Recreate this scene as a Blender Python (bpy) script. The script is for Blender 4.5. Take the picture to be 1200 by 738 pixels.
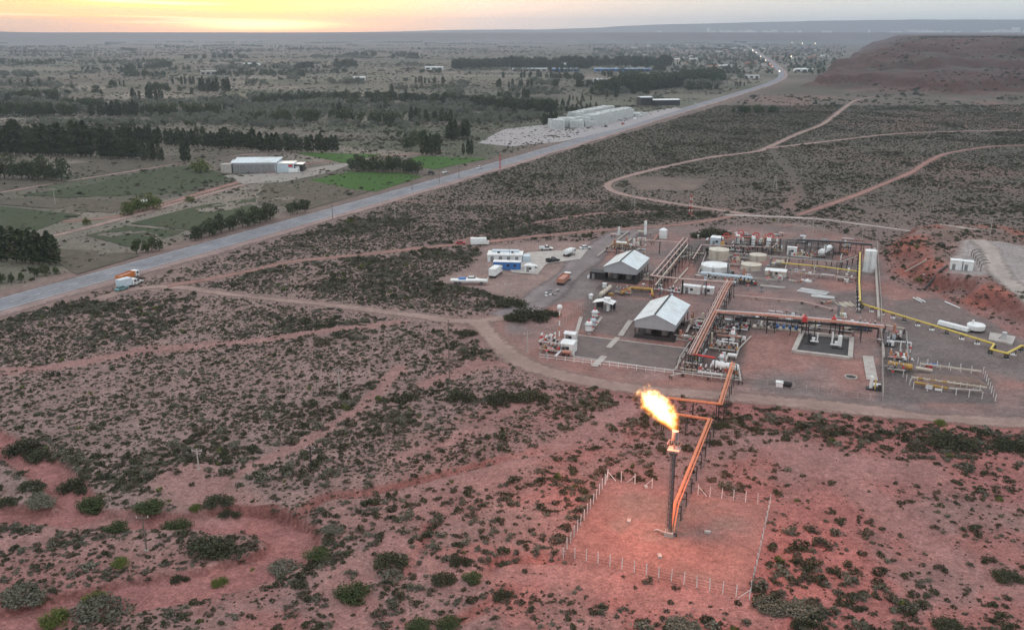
import bpy, math, random
import numpy as np
from mathutils import Vector, Matrix
random.seed(7); rng = np.random.default_rng(7)
for o in list(bpy.data.objects): bpy.data.objects.remove(o)
SC = bpy.context.scene; COL = SC.collection
rad = math.radians
# ------------------------------------------------------------------ camera
FPX, HC, YH = 1050.0, 80.0, 38.0            # focal length in photo pixels, camera height, horizon row
PITCH = math.atan((369 - YH) / FPX); CP, SP = math.cos(PITCH), math.sin(PITCH)
cam_d = bpy.data.cameras.new('camera'); cam = bpy.data.objects.new('camera', cam_d); COL.objects.link(cam)
cam.location = (0, 0, HC); cam.rotation_euler = (math.pi / 2 - PITCH, 0, 0)
cam_d.sensor_width = 36; cam_d.lens = 36 * FPX / 1200; cam_d.clip_start = 1; cam_d.clip_end = 60000
SC.camera = cam
# ------------------------------------------------------------------ sky, sun, exposure
SUN_AZ, SUN_EL = -16.0, 3.0                  # degrees from +Y (negative: to the left of the view), elevation
world = bpy.data.worlds.new('World'); SC.world = world; world.use_nodes = True
def build_world():
    nt = world.node_tree; nt.nodes.clear(); N, L = nt.nodes.new, nt.links.new
    out = N('ShaderNodeOutputWorld'); bg = N('ShaderNodeBackground'); L(bg.outputs[0], out.inputs[0])
    sky = N('ShaderNodeTexSky'); sky.sky_type = 'NISHITA'; sky.sun_disc = False
    sky.sun_elevation = rad(SUN_EL); sky.sun_rotation = rad(SUN_AZ); sky.altitude = 300; sky.air_density = 1.2; sky.dust_density = 2.0
    tc = N('ShaderNodeTexCoord'); sep = N('ShaderNodeSeparateXYZ'); L(tc.outputs['Generated'], sep.inputs[0])
    def M(op, a, b=None, c=None):
        n = N('ShaderNodeMath'); n.operation = op
        for i, v in enumerate((a, b, c)):
            if v is None: continue
            if isinstance(v, (int, float)): n.inputs[i].default_value = v
            else: L(v, n.inputs[i])
        return n.outputs[0]
    def ramp(fac, stops):
        n = N('ShaderNodeValToRGB'); L(fac, n.inputs[0]); e = n.color_ramp.elements
        while len(e) < len(stops): e.new(0.5)
        for k, (p, c) in enumerate(stops): e[k].position = p; e[k].color = (*c, 1)
        return n.outputs[0]
    def mix(f, a, b, mode='MIX'):
        n = N('ShaderNodeMix'); n.data_type = 'RGBA'; n.blend_type = mode
        for s, v in ((n.inputs[0], f), (n.inputs[6], a), (n.inputs[7], b)):
            if isinstance(v, (int, float)): s.default_value = v
            elif isinstance(v, tuple): s.default_value = (*v, 1)
            else: L(v, s)
        return n.outputs[2]
    el = M('MULTIPLY', M('ARCSINE', M('MAXIMUM', M('MINIMUM', sep.outputs[2], 1.0), -1.0)), 57.2958)      # degrees
    az = M('MULTIPLY', M('ARCTAN2', sep.outputs[0], sep.outputs[1]), 57.2958)                              # degrees from +Y
    # thin veil of high cloud over the whole dome: pale near the horizon, brightened overhead, out of view, to light the ground
    eln = M('DIVIDE', M('MAXIMUM', el, 0.0), 90.0)
    veil = ramp(eln, [(0.0, (0.57, 0.66, 0.66)), (0.06, (0.60, 0.68, 0.71)), (0.35, (0.96, 0.99, 1.03)), (1.0, (1.04, 1.07, 1.13))])
    # warm afterglow round the set sun
    daz = M('ABSOLUTE', M('SUBTRACT', az, SUN_AZ - 6.0))
    glow_az = M('POWER', M('MAXIMUM', M('SUBTRACT', 1.0, M('DIVIDE', daz, 20.0)), 0.0), 1.0)
    glow_el = M('POWER', M('MAXIMUM', M('SUBTRACT', 1.0, M('DIVIDE', M('MAXIMUM', el, 0.0), 22.0)), 0.0), 2.5)
    glow = M('MULTIPLY', glow_az, glow_el)
    warm = ramp(M('DIVIDE', M('MAXIMUM', el, 0.0), 6.0), [(0.0, (0.80, 0.38, 0.16)), (0.07, (0.92, 0.52, 0.08)), (0.18, (0.86, 0.55, 0.13)), (0.33, (0.66, 0.47, 0.30)), (1.0, (0.62, 0.58, 0.57))])
    c = mix(M('MINIMUM', M('MULTIPLY', glow, 1.7), 1.0), veil, warm)
    # long streaks of cloud lit from below, low in the west
    comb = N('ShaderNodeCombineXYZ'); L(M('MULTIPLY', az, 0.055), comb.inputs[0]); L(M('ADD', M('MULTIPLY', el, 2.1), M('MULTIPLY', az, 0.045)), comb.inputs[1])
    ns = N('ShaderNodeTexNoise'); ns.inputs['Scale'].default_value = 1.0; ns.inputs['Detail'].default_value = 4; ns.inputs['Roughness'].default_value = 0.5; L(comb.outputs[0], ns.inputs['Vector'])
    st = ramp(ns.outputs[0], [(0.56, (0, 0, 0)), (0.64, (1, 1, 1))])
    st = M('MULTIPLY', M('MULTIPLY', st, glow_az), M('MINIMUM', M('MULTIPLY', glow_el, 1.4), 1.0))
    c = mix(M('MULTIPLY', st, 0.9), c, (1.45, 1.32, 0.85))
    dk = ramp(ns.outputs[0], [(0.42, (1, 1, 1)), (0.55, (0, 0, 0))])
    c = mix(M('MULTIPLY', M('MULTIPLY', dk, glow_az), 0.8), c, (0.54, 0.40, 0.31))
    # the bright streak where the sun has just gone down
    q1 = M('DIVIDE', M('SUBTRACT', az, SUN_AZ + 1.0), 3.6); q2 = M('DIVIDE', M('SUBTRACT', el, 0.42), 0.26)
    sp_ = M('EXPONENT', M('MULTIPLY', M('ADD', M('MULTIPLY', q1, q1), M('MULTIPLY', q2, q2)), -1.0))
    c = mix(sp_, c, (3.2, 2.5, 1.0))
    # faint wisps everywhere else
    ns2 = N('ShaderNodeTexNoise'); ns2.inputs['Scale'].default_value = 2.3; ns2.inputs['Detail'].default_value = 5
    mp = N('ShaderNodeMapping'); mp.inputs['Scale'].default_value = (1, 1, 6); L(tc.outputs['Generated'], mp.inputs[0]); L(mp.outputs[0], ns2.inputs['Vector'])
    c = mix(0.18, c, ns2.outputs[0], 'OVERLAY')
    nis = mix(1.0, sky.outputs[0], (SKY_NIS,) * 3, 'MULTIPLY')
    c = mix(1.0, c, nis, 'ADD')
    L(c, bg.inputs[0]); bg.inputs[1].default_value = SKY_STR
SKY_NIS, SKY_STR = 0.05, 1.0
build_world()
sun_d = bpy.data.lights.new('sun', 'SUN'); sun_d.energy = 0.6; sun_d.angle = rad(10); sun_d.color = (1.0, 0.72, 0.48)
sun = bpy.data.objects.new('sun', sun_d); COL.objects.link(sun)
sdir = Vector((math.sin(rad(SUN_AZ)) * math.cos(rad(SUN_EL)), math.cos(rad(SUN_AZ)) * math.cos(rad(SUN_EL)), math.sin(rad(SUN_EL))))
sun.rotation_euler = sdir.to_track_quat('Z', 'Y').to_euler(); sun.location = (-200, 400, 300)
SC.view_settings.view_transform = 'Standard'; SC.view_settings.look = 'None'; SC.view_settings.exposure = 0.25; SC.view_settings.gamma = 1.0
SC.render.engine = 'CYCLES'
cy = SC.cycles; cy.use_denoising = True; cy.max_bounces = 4; cy.diffuse_bounces = 2; cy.glossy_bounces = 2; cy.transparent_max_bounces = 10; cy.volume_bounces = 0
cy.use_adaptive_sampling = True; cy.adaptive_threshold = 0.02; cy.sample_clamp_indirect = 4.0; cy.caustics_reflective = False; cy.caustics_refractive = False
# ------------------------------------------------------------------ numeric helpers
def _hash(ix, iy, seed):
    h = (ix.astype(np.int64) * 374761393 + iy.astype(np.int64) * 668265263 + seed * 1442695041) & 0xFFFFFFFF
    h = ((h ^ (h >> 13)) * 1274126177) & 0xFFFFFFFF
    return ((h ^ (h >> 16)) & 0xFFFFFF) / float(0xFFFFFF)
def vn(x, y, s, seed=0):
    x = np.asarray(x, float) / s; y = np.asarray(y, float) / s
    ix = np.floor(x); iy = np.floor(y); fx = x - ix; fy = y - iy
    fx = fx * fx * (3 - 2 * fx); fy = fy * fy * (3 - 2 * fy)
    a = _hash(ix, iy, seed); b = _hash(ix + 1, iy, seed); c = _hash(ix, iy + 1, seed); d = _hash(ix + 1, iy + 1, seed)
    return (a + (b - a) * fx) * (1 - fy) + (c + (d - c) * fx) * fy
def fbm(x, y, s, seed=0, octv=4):
    t = 0; amp = 0.5; tot = 0
    for k in range(octv):
        t = t + amp * vn(x, y, s / 2 ** k, seed + 17 * k); tot += amp; amp *= 0.5
    return t / tot
def ss(a, b, x):
    t = np.clip((np.asarray(x, float) - a) / (b - a), 0, 1); return t * t * (3 - 2 * t)
def ray(px, py):
    a = (px - 600) / FPX; b = -(py - 369) / FPX
    return (a, CP + b * SP, -SP + b * CP)
def G(px, py, z=0.0):                       # where a sight line meets the level z
    d = ray(px, py); t = (z - HC) / d[2]
    return (d[0] * t, d[1] * t)
def GL(pts, z=0.0): return np.array([G(x, y, z) for x, y in pts])
def seg_dist(x, y, pts):
    """distance to a polyline and signed side of the nearest piece"""
    best = np.full(np.shape(x), 1e9)
    for (x0, y0), (x1, y1) in zip(pts[:-1], pts[1:]):
        dx, dy = x1 - x0, y1 - y0; L2 = dx * dx + dy * dy + 1e-9
        t = np.clip(((x - x0) * dx + (y - y0) * dy) / L2, 0, 1)
        best = np.minimum(best, np.hypot(x - x0 - t * dx, y - y0 - t * dy))
    return best
def in_poly(x, y, pts):
    ins = np.zeros(np.shape(x), bool); n = len(pts)
    for i in range(n):
        x0, y0 = pts[i]; x1, y1 = pts[(i + 1) % n]
        c = ((y0 > y) != (y1 > y)) & (x < (x1 - x0) * (y - y0) / (y1 - y0 + 1e-12) + x0)
        ins ^= c
    return ins
def poly_dist(x, y, pts):                   # positive inside
    d = seg_dist(x, y, list(pts) + [pts[0]]); return np.where(in_poly(x, y, pts), d, -d)
def smooth_line(pts, step):                 # Catmull-Rom resampling
    P = [np.array(p, float) for p in pts]; P = [2 * P[0] - P[1]] + P + [2 * P[-1] - P[-2]]; out = []
    for i in range(1, len(P) - 2):
        p0, p1, p2, p3 = P[i - 1:i + 3]; n = max(2, int(np.linalg.norm(p2 - p1) / step))
        for k in range(n):
            t = k / n
            out.append(0.5 * ((2 * p1) + (-p0 + p2) * t + (2 * p0 - 5 * p1 + 4 * p2 - p3) * t * t + (-p0 + 3 * p1 - 3 * p2 + p3) * t ** 3))
    out.append(P[-2]); return np.array(out)
# ------------------------------------------------------------------ survey of the place (sight lines met with level ground)
HWY = GL([(-90, 381), (0, 357), (600, 188), (875, 106.5), (905, 96.5), (916, 88), (908, 77), (893, 66), (882, 59), (872, 54), (862, 51)])
TRACKS = {   # name: (points, half width, tone)
 'junction_track':   (GL([(118, 350), (150, 340), (200, 336), (270, 345), (380, 357), (480, 369), (545, 377), (590, 372), (620, 362)]), 2.6, 'pale'),
 'upper_track':      (GL([(195, 335), (240, 328), (300, 316), (340, 307), (420, 299), (500, 290), (575, 283), (640, 276), (720, 269), (790, 264), (845, 256), (868, 250)]), 2.3, 'pink'),
 'plant_road':       (GL([(560, 377), (578, 397), (605, 421), (650, 438), (740, 455), (860, 465), (1000, 479), (1100, 490), (1230, 497)]), 3.6, 'pale'),
 'yard_drive':       (GL([(595, 372), (630, 352), (660, 328), (685, 305), (705, 288), (740, 271)]), 6.0, 'grey'),
 'loop_track':       (GL([(880, 252), (840, 246), (780, 237), (730, 228), (712, 219), (722, 211), (765, 199), (830, 185), (885, 178), (902, 172), (935, 157), (965, 145), (990, 126), (1005, 117), (1030, 113)]), 3.0, 'pale'),
 'east_track':       (GL([(900, 174), (960, 167), (1050, 157), (1130, 154), (1230, 152)]), 3.0, 'pale'),
 'white_track':      (GL([(850, 252), (905, 254), (960, 257), (1000, 262), (1060, 270), (1110, 278), (1150, 288)]), 2.2, 'white'),
 'eroded_track':     (GL([(935, 252), (965, 242), (1000, 230), (1030, 218), (1068, 202), (1085, 191), (1110, 180), (1160, 172), (1210, 170)]), 2.6, 'pink'),
 'field_lane':       (GL([(0, 262), (60, 260), (130, 255), (180, 243), (240, 225), (300, 208), (360, 192), (430, 185), (520, 178)]), 3.0, 'pink'),
 'canal_lane':       (GL([(45, 281), (110, 265), (170, 249), (230, 232), (300, 213), (370, 199), (410, 194)]), 2.6, 'pale'),
 'farm_lane':        (GL([(0, 226), (70, 214), (160, 200), (240, 187), (300, 180)]), 2.4, 'pale'),
}
WASH = smooth_line(GL([(262, 607), (310, 609), (340, 625), (338, 650), (285, 671), (200, 687), (100, 707), (-40, 745)]), 3.0)       # broad bend and lower arm
WASH_N = [smooth_line(GL(p), 3.0) for p in ([(-60, 494), (0, 518), (50, 546), (82, 575), (96, 601)], [(-60, 597), (0, 601), (60, 603), (130, 607), (200, 609), (275, 607)])]   # narrow upper arms
def wash_d(x, y): return np.minimum(seg_dist(x, y, WASH), np.minimum(seg_dist(x, y, WASH_N[0]) + .9, seg_dist(x, y, WASH_N[1]) + 1.5))
GULLIES = [smooth_line(GL(p), 2.0) for p in ([(352, 600), (385, 580), (440, 574), (500, 560), (560, 545), (640, 528)], [(480, 668), (495, 640), (505, 615)], [(575, 672), (585, 656), (640, 652), (665, 655)], [(880, 500), (960, 505), (1060, 512), (1200, 515)], [(600, 690), (560, 715), (520, 735)])]
CLEAR = [(GL(p), w) for p, w in (([(0, 437), (100, 424), (165, 411), (290, 400), (400, 386), (470, 378)], 2.6), ([(560, 560), (650, 525), (700, 500), (735, 480)], 3.2), ([(460, 640), (520, 672), (640, 672), (760, 695), (880, 722)], 3.2),
   ([(945, 535), (1010, 580), (1100, 640), (1180, 690)], 3.6), ([(930, 530), (980, 545), (1080, 552)], 6.0), ([(470, 535), (520, 520), (600, 480), (640, 460)], 1.6), ([(235, 580), (290, 548), (350, 522), (420, 480), (470, 430)], 1.8), ([(215, 560), (255, 590)], 6.0), ([(420, 738), (395, 690), (430, 660)], 3.5),
   ([(0, 640), (60, 625), (150, 600)], 2.0), ([(905, 176), (925, 200), (935, 222), (925, 245)], 3.5), ([(500, 450), (560, 425), (600, 425)], 3.0), ([(450, 236), (700, 236)], 2.0), ([(540, 283), (620, 262), (700, 250), (860, 245)], 1.8))]
PLANT = GL([(596, 372), (640, 352), (690, 300), (725, 268), (830, 265), (930, 262), (1025, 283), (1040, 330), (1105, 350), (1150, 372), (1240, 420), (1240, 500), (1000, 480), (870, 466), (740, 456), (650, 440), (585, 402)])
YARD = GL([(512, 330), (555, 312), (572, 288), (640, 284), (700, 283), (665, 330), (620, 366), (605, 352), (560, 338)])
LOOPPAD = GL([(730, 209), (760, 207), (828, 210), (815, 223), (748, 222)])
HILLPAD = GL([(1128, 281), (1240, 284), (1240, 336), (1190, 330), (1165, 318), (1112, 314)], 6.5)
FLARE = GL([(660, 655), (712, 562), (902, 592), (878, 703)])
BANK = G(325, 604)
FLARE_C = np.array(G(784, 627))
# ------------------------------------------------------------------ terrain height
MOUND = GL([(1040, 283), (1046, 318), (1105, 346), (1150, 366), (1260, 412), (1300, 330), (1200, 276), (1080, 270)])
def flat_mask(x, y):
    m = ss(2, 14, -poly_dist(x, y, PLANT)) * ss(1, 6, -poly_dist(x, y, FLARE)) * ss(1, 6, -poly_dist(x, y, YARD)) * ss(12, 20, seg_dist(x, y, HWY))
    for k, (p, w, t) in TRACKS.items(): m = m * ss(w, w + 3, seg_dist(x, y, p))
    return m
def H(x, y):
    x = np.atleast_1d(np.asarray(x, float)); y = np.atleast_1d(np.asarray(y, float))
    z = np.zeros(x.shape); r = np.hypot(x, y)
    near = (r < 520) & (y > 60)
    if near.any():
        xn, yn = x[near], y[near]
        rel = (fbm(xn, yn, 14, 3, 3) - 0.5) * 0.8 + (fbm(xn, yn, 2.6, 9, 2) - 0.5) * 0.30
        zz = rel * flat_mask(xn, yn)
        dw = wash_d(xn, yn) + (fbm(xn, yn, 5, 21, 2) - 0.5) * 1.5
        cut = 1.2 + 1.5 * np.exp(-(((xn - BANK[0]) / 7) ** 2 + ((yn - BANK[1]) / 6) ** 2)); zz = np.where(dw < 8, zz * ss(2.5, 6, dw), zz) - cut * (1 - ss(3.6, 4.7, dw)) 
        for i, g in enumerate(GULLIES):
            dg = seg_dist(xn, yn, g) + (fbm(xn, yn, 3, 31 + i, 2) - 0.5) * 1.6
            zz = zz - (0.75 if i < 3 else 0.5) * (1 - ss(0.3, 1.6, dg))
        dm = poly_dist(xn, yn, MOUND) + (fbm(xn, yn, 11, 5, 4) - 0.5) * 14 - 3 * np.abs(vn(xn, yn, 5, 8) - .5) * (seg_dist(xn, yn, MOUND) < 30)
        zz = zz + 5.0 * ss(0, 9, dm) + 2.5 * ss(12, 40, dm)
        z[near] = zz
    # mesa: terraced red escarpment to the north-east
    m = (y > 820) & (x > 200)
    if m.any():
        xm, ym = x[m], y[m]
        yf = np.clip(1270 - 2.4 * (xm - 437), 930, 1270)
        t = (ym - yf) / 950
        dl = ((xm - 437) * 943 - (ym - 1257) * 381) / 1017.0          # metres inside the western rim
        tl = (dl + 60) / 190
        w = (fbm(xm, ym, 420, 41, 4) - 0.5) * 0.75 + (fbm(xm, ym, 90, 43, 4) - 0.5) * 0.30
        t = np.minimum(t, tl) + w * np.clip(np.minimum(t, tl) * 6, 0, 1)
        f = 0.10 * ss(0.0, 0.2, t) + 0.20 * ss(0.20, 0.25, t) + 0.10 * ss(0.25, 0.45, t) + 0.20 * ss(0.45, 0.50, t) + 0.12 * ss(0.5, 0.72, t) + 0.28 * ss(0.64, 0.98, t)
        z[m] += ((fbm(xm, ym, 75, 47, 4) - .5) * 26 - 9 * np.abs(vn(xm + 40 * fbm(xm, ym, 60, 48, 2), ym, 55, 49) - .5)) * ss(.05, .3, t) * (1 - ss(.62, .85, t)) + 68 * f * (1 - ss(5500, 6600, np.hypot(xm, ym)))
    # far plateau right round the valley, and hills beyond it
    fr = r > 5500
    if fr.any():
        xf, yf_ = x[fr], y[fr]; rf = r[fr]; az = np.degrees(np.arctan2(xf, yf_))
        w = (fbm(xf, yf_, 1500, 51, 4) - 0.5)
        e = 7600 + w * 1800
        z[fr] += 76 * ss(e, e + 500 + 900 * ss(0, -15, az), rf) + (vn(xf, yf_, 900, 57) - 0.5) * 4
        z[fr] += ss(-26.5, -31, az) * 22 * ss(8800, 9600, rf)
        prof = 40 * ss(-12, 0, az) + 80 * ss(-1, 15, az) + 34 * ss(10, 24, az) + (fbm(az * 60, az * 0, 220, 77, 4) - 0.5) * 26 * ss(-10, 5, az)
        z[fr] += prof * ss(11300, 12800, rf)
    return z
GRID = {}
def H1(x, y):                               # height read off the built ground sheet
    xs_, ys_, Z_ = GRID['xs'], GRID['ys'], GRID['z']; i = min(max(int(np.searchsorted(xs_, x)) - 1, 0), len(xs_) - 2); j = min(max(int(np.searchsorted(ys_, y)) - 1, 0), len(ys_) - 2)
    u = (x - xs_[i]) / (xs_[i + 1] - xs_[i]); v = (y - ys_[j]) / (ys_[j + 1] - ys_[j])
    return float((Z_[j, i] * (1 - u) + Z_[j, i + 1] * u) * (1 - v) + (Z_[j + 1, i] * (1 - u) + Z_[j + 1, i + 1] * u) * v)
def HG(x, y):
    xs_, ys_, Z_ = GRID['xs'], GRID['ys'], GRID['z']; i = np.clip(np.searchsorted(xs_, x) - 1, 0, len(xs_) - 2); j = np.clip(np.searchsorted(ys_, y) - 1, 0, len(ys_) - 2)
    u = (x - xs_[i]) / (xs_[i + 1] - xs_[i]); v = (y - ys_[j]) / (ys_[j + 1] - ys_[j])
    return (Z_[j, i] * (1 - u) + Z_[j, i + 1] * u) * (1 - v) + (Z_[j + 1, i] * (1 - u) + Z_[j + 1, i + 1] * u) * v
def P(px, py):                              # sight line met with the terrain
    d = ray(px, py)
    if d[2] >= -1e-4: t1 = 13000
    else: t1 = min(13000, -HC / d[2] * 1.02)
    ts = np.linspace(t1 * 0.4, t1, 300)
    g = HC + d[2] * ts - HG(d[0] * ts, d[1] * ts); i = np.argmax(g < 0) if (g < 0).any() else len(ts) - 1
    lo, hi = ts[max(i - 1, 0)], ts[i]
    for _ in range(9):
        mid = (lo + hi) / 2
        if HC + d[2] * mid - H1(d[0] * mid, d[1] * mid) < 0: hi = mid
        else: lo = mid
    return Vector((d[0] * hi, d[1] * hi, H1(d[0] * hi, d[1] * hi)))
def V(px, py, z=0.0):                       # point at height z on that sight line
    g = G(px, py, z); return Vector((g[0], g[1], z))
# ------------------------------------------------------------------ materials
def nodes_of(m): 
    m.use_nodes = True; nt = m.node_tree; return nt, nt.nodes.new, nt.links.new, nt.nodes['Principled BSDF']
MATS = {}
def mat(name, col, rough=0.75, metal=0.0, var=0.18, scale=1.2, bump=0.0, tint=None, objrand=0.0, bscale=None, spec=0.3):
    """painted / weathered surface: base colour broken up by two noises, optional dirt tint and relief"""
    if name in MATS: return MATS[name]
    m = bpy.data.materials.new(name); nt, N, L, b = nodes_of(m)
    tc = N('ShaderNodeTexCoord'); n1 = N('ShaderNodeTexNoise'); n1.inputs['Scale'].default_value = scale; n1.inputs['Detail'].default_value = 6; n1.inputs['Roughness'].default_value = 0.65
    L(tc.outputs['Object'], n1.inputs['Vector'])
    rmp = N('ShaderNodeMapRange'); rmp.inputs[1].default_value = 0.3; rmp.inputs[2].default_value = 0.7; rmp.inputs[3].default_value = 1 - var; rmp.inputs[4].default_value = 1 + var * 0.6; L(n1.outputs[0], rmp.inputs[0])
    mx = N('ShaderNodeMix'); mx.data_type = 'RGBA'; mx.blend_type = 'MULTIPLY'; mx.inputs[0].default_value = 1; mx.inputs[6].default_value = (*col, 1); L(rmp.outputs[0], mx.inputs[7])
    last = mx.outputs[2]
    if tint:
        n2 = N('ShaderNodeTexNoise'); n2.inputs['Scale'].default_value = scale * 0.45; n2.inputs['Detail'].default_value = 5; L(tc.outputs['Object'], n2.inputs['Vector'])
        cr = N('ShaderNodeMapRange'); cr.inputs[1].default_value = 0.48; cr.inputs[2].default_value = 0.68; cr.inputs[3].default_value = 0; cr.inputs[4].default_value = 0.7; L(n2.outputs[0], cr.inputs[0])
        m2 = N('ShaderNodeMix'); m2.data_type = 'RGBA'; L(cr.outputs[0], m2.inputs[0]); L(last, m2.inputs[6]); m2.inputs[7].default_value = (*tint, 1); last = m2.outputs[2]
    if objrand:
        oi = N('ShaderNodeObjectInfo'); r2 = N('ShaderNodeMapRange'); r2.inputs[3].default_value = 1 - objrand; r2.inputs[4].default_value = 1 + objrand; L(oi.outputs['Random'], r2.inputs[0])
        m3 = N('ShaderNodeMix'); m3.data_type = 'RGBA'; m3.blend_type = 'MULTIPLY'; m3.inputs[0].default_value = 1; L(last, m3.inputs[6]); L(r2.outputs[0], m3.inputs[7]); last = m3.outputs[2]
    L(last, b.inputs['Base Color']); b.inputs['Roughness'].default_value = rough; b.inputs['Metallic'].default_value = metal; b.inputs['Specular IOR Level'].default_value = spec
    if bump:
        bn = N('ShaderNodeBump'); bn.inputs['Strength'].default_value = bump; bn.inputs['Distance'].default_value = 0.1
        n3 = N('ShaderNodeTexNoise'); n3.inputs['Scale'].default_value = bscale or scale * 4; n3.inputs['Detail'].default_value = 6; L(tc.outputs['Object'], n3.inputs['Vector']); L(n3.outputs[0], bn.inputs['Height']); L(bn.outputs[0], b.inputs['Normal'])
    MATS[name] = m; return m
def ground_material():
    m = bpy.data.materials.new('ground'); nt, N, L, b = nodes_of(m); geo = N('ShaderNodeNewGeometry'); at = N('ShaderNodeAttribute'); at.attribute_name = 'Col'; at2 = N('ShaderNodeAttribute'); at2.attribute_name = 'Mot'
    def noise(s, det=6, ro=0.6):
        n = N('ShaderNodeTexNoise'); n.inputs['Scale'].default_value = s; n.inputs['Detail'].default_value = det; n.inputs['Roughness'].default_value = ro; L(geo.outputs['Position'], n.inputs['Vector']); return n.outputs[0]
    def mr(v, a, b_, c, d):
        n = N('ShaderNodeMapRange'); L(v, n.inputs[0])
        for i, q in enumerate((a, b_, c, d)): n.inputs[i + 1].default_value = q
        return n.outputs[0]
    def mul(a, v):
        n = N('ShaderNodeMix'); n.data_type = 'RGBA'; n.blend_type = 'MULTIPLY'; n.inputs[0].default_value = 1; L(a, n.inputs[6]); L(v, n.inputs[7]); return n.outputs[2]
    c = mul(at.outputs['Color'], mr(noise(0.9, 8, 0.75), 0.3, 0.7, 0.62, 1.30))
    c = mul(c, mr(noise(0.11, 6), 0.3, 0.7, 0.80, 1.16)); c = mul(c, mr(noise(0.33, 7, 0.7), 0.3, 0.7, 0.80, 1.16)); c = mul(c, mr(noise(2.7, 4, 0.6), 0.36, 0.64, 0.74, 1.2))
    # pebbles and crumbs of crust
    vo = N('ShaderNodeTexVoronoi'); vo.inputs['Scale'].default_value = 3.2; L(geo.outputs['Position'], vo.inputs['Vector'])
    c = mul(c, mr(vo.outputs['Distance'], 0.0, 0.35, 0.86, 1.03))
    # ground cover too small or too far to build one by one
    f = N('ShaderNodeMath'); f.operation = 'MULTIPLY'; mxx = N('ShaderNodeMath'); mxx.operation = 'MAXIMUM'; L(mr(noise(0.55, 5, 0.7), 0.50, 0.60, 0, 1), mxx.inputs[0]); L(mr(noise(0.055, 8, 0.75), 0.50, 0.62, 0, 0.8), mxx.inputs[1]); L(mxx.outputs[0], f.inputs[0]); L(at2.outputs['Fac'], f.inputs[1])
    mx = N('ShaderNodeMix'); mx.data_type = 'RGBA'; L(f.outputs[0], mx.inputs[0]); L(c, mx.inputs[6]); mx.inputs[7].default_value = (0.062, 0.060, 0.045, 1)
    L(mx.outputs[2], b.inputs['Base Color']); b.inputs['Roughness'].default_value = 0.95; b.inputs['Specular IOR Level'].default_value = 0.1
    bn = N('ShaderNodeBump'); bn.inputs['Strength'].default_value = 0.7; bn.inputs['Distance'].default_value = 0.25; L(noise(1.6, 8, 0.7), bn.inputs['Height']); L(bn.outputs[0], b.inputs['Normal'])
    return m
def strip_material(name, col, edge=0.35, rut=0.0, crack=0.0):
    """track or road surface; its rim frays into the soil (transparent outside the fraying line)"""
    m = bpy.data.materials.new(name); nt, N, L, b = nodes_of(m); geo = N('ShaderNodeNewGeometry'); at = N('ShaderNodeAttribute'); at.attribute_name = 'acr'
    def noise(s, det=6, ro=0.6):
        n = N('ShaderNodeTexNoise'); n.inputs['Scale'].default_value = s; n.inputs['Detail'].default_value = det; n.inputs['Roughness'].default_value = ro; L(geo.outputs['Position'], n.inputs['Vector']); return n.outputs[0]
    def mr(v, a, b_, c, d):
        n = N('ShaderNodeMapRange'); L(v, n.inputs[0])
        for i, q in enumerate((a, b_, c, d)): n.inputs[i + 1].default_value = q
        return n.outputs[0]
    def mth(op, a, b_):
        n = N('ShaderNodeMath'); n.operation = op
        for i, v in enumerate((a, b_)):
            if isinstance(v, (int, float)): n.inputs[i].default_value = v
            else: L(v, n.inputs[i])
        return n.outputs[0]
    mx = N('ShaderNodeMix'); mx.data_type = 'RGBA'; mx.blend_type = 'MULTIPLY'; mx.inputs[0].default_value = 1; mx.inputs[6].default_value = (*col, 1)
    f = mth('MULTIPLY', mr(noise(0.7, 8, 0.7), 0.3, 0.7, 0.78, 1.18), mr(noise(0.09, 4), 0.3, 0.7, 0.78, 1.16))
    if rut:   # wheel lines, paler where traffic polishes the surface
        a = mth('ABSOLUTE', mth('SUBTRACT', mth('ABSOLUTE', at.outputs['Fac'], 0), 0.42), 0)
        f = mth('MULTIPLY', f, mr(a, 0.0, 0.28, 1 + rut, 1 - rut * 0.4))
    L(f, mx.inputs[7]); L(mx.outputs[2], b.inputs['Base Color']); b.inputs['Roughness'].default_value = 0.9; b.inputs['Specular IOR Level'].default_value = 0.15
    if edge:
        e = mth('SUBTRACT', 1.0, mth('ABSOLUTE', at.outputs['Fac'], 0))
        al = mr(mth('ADD', e, mth('MULTIPLY', mth('SUBTRACT', noise(0.45, 6, 0.75), 0.5), edge * 2.2)), edge * 0.25, edge * 1.1, 0, 1); L(al, b.inputs['Alpha'])
    bn = N('ShaderNodeBump'); bn.inputs['Strength'].default_value = 0.35; bn.inputs['Distance'].default_value = 0.12; L(noise(1.3, 8, 0.7), bn.inputs['Height']); L(bn.outputs[0], b.inputs['Normal'])
    MATS[name] = m; return m
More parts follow.
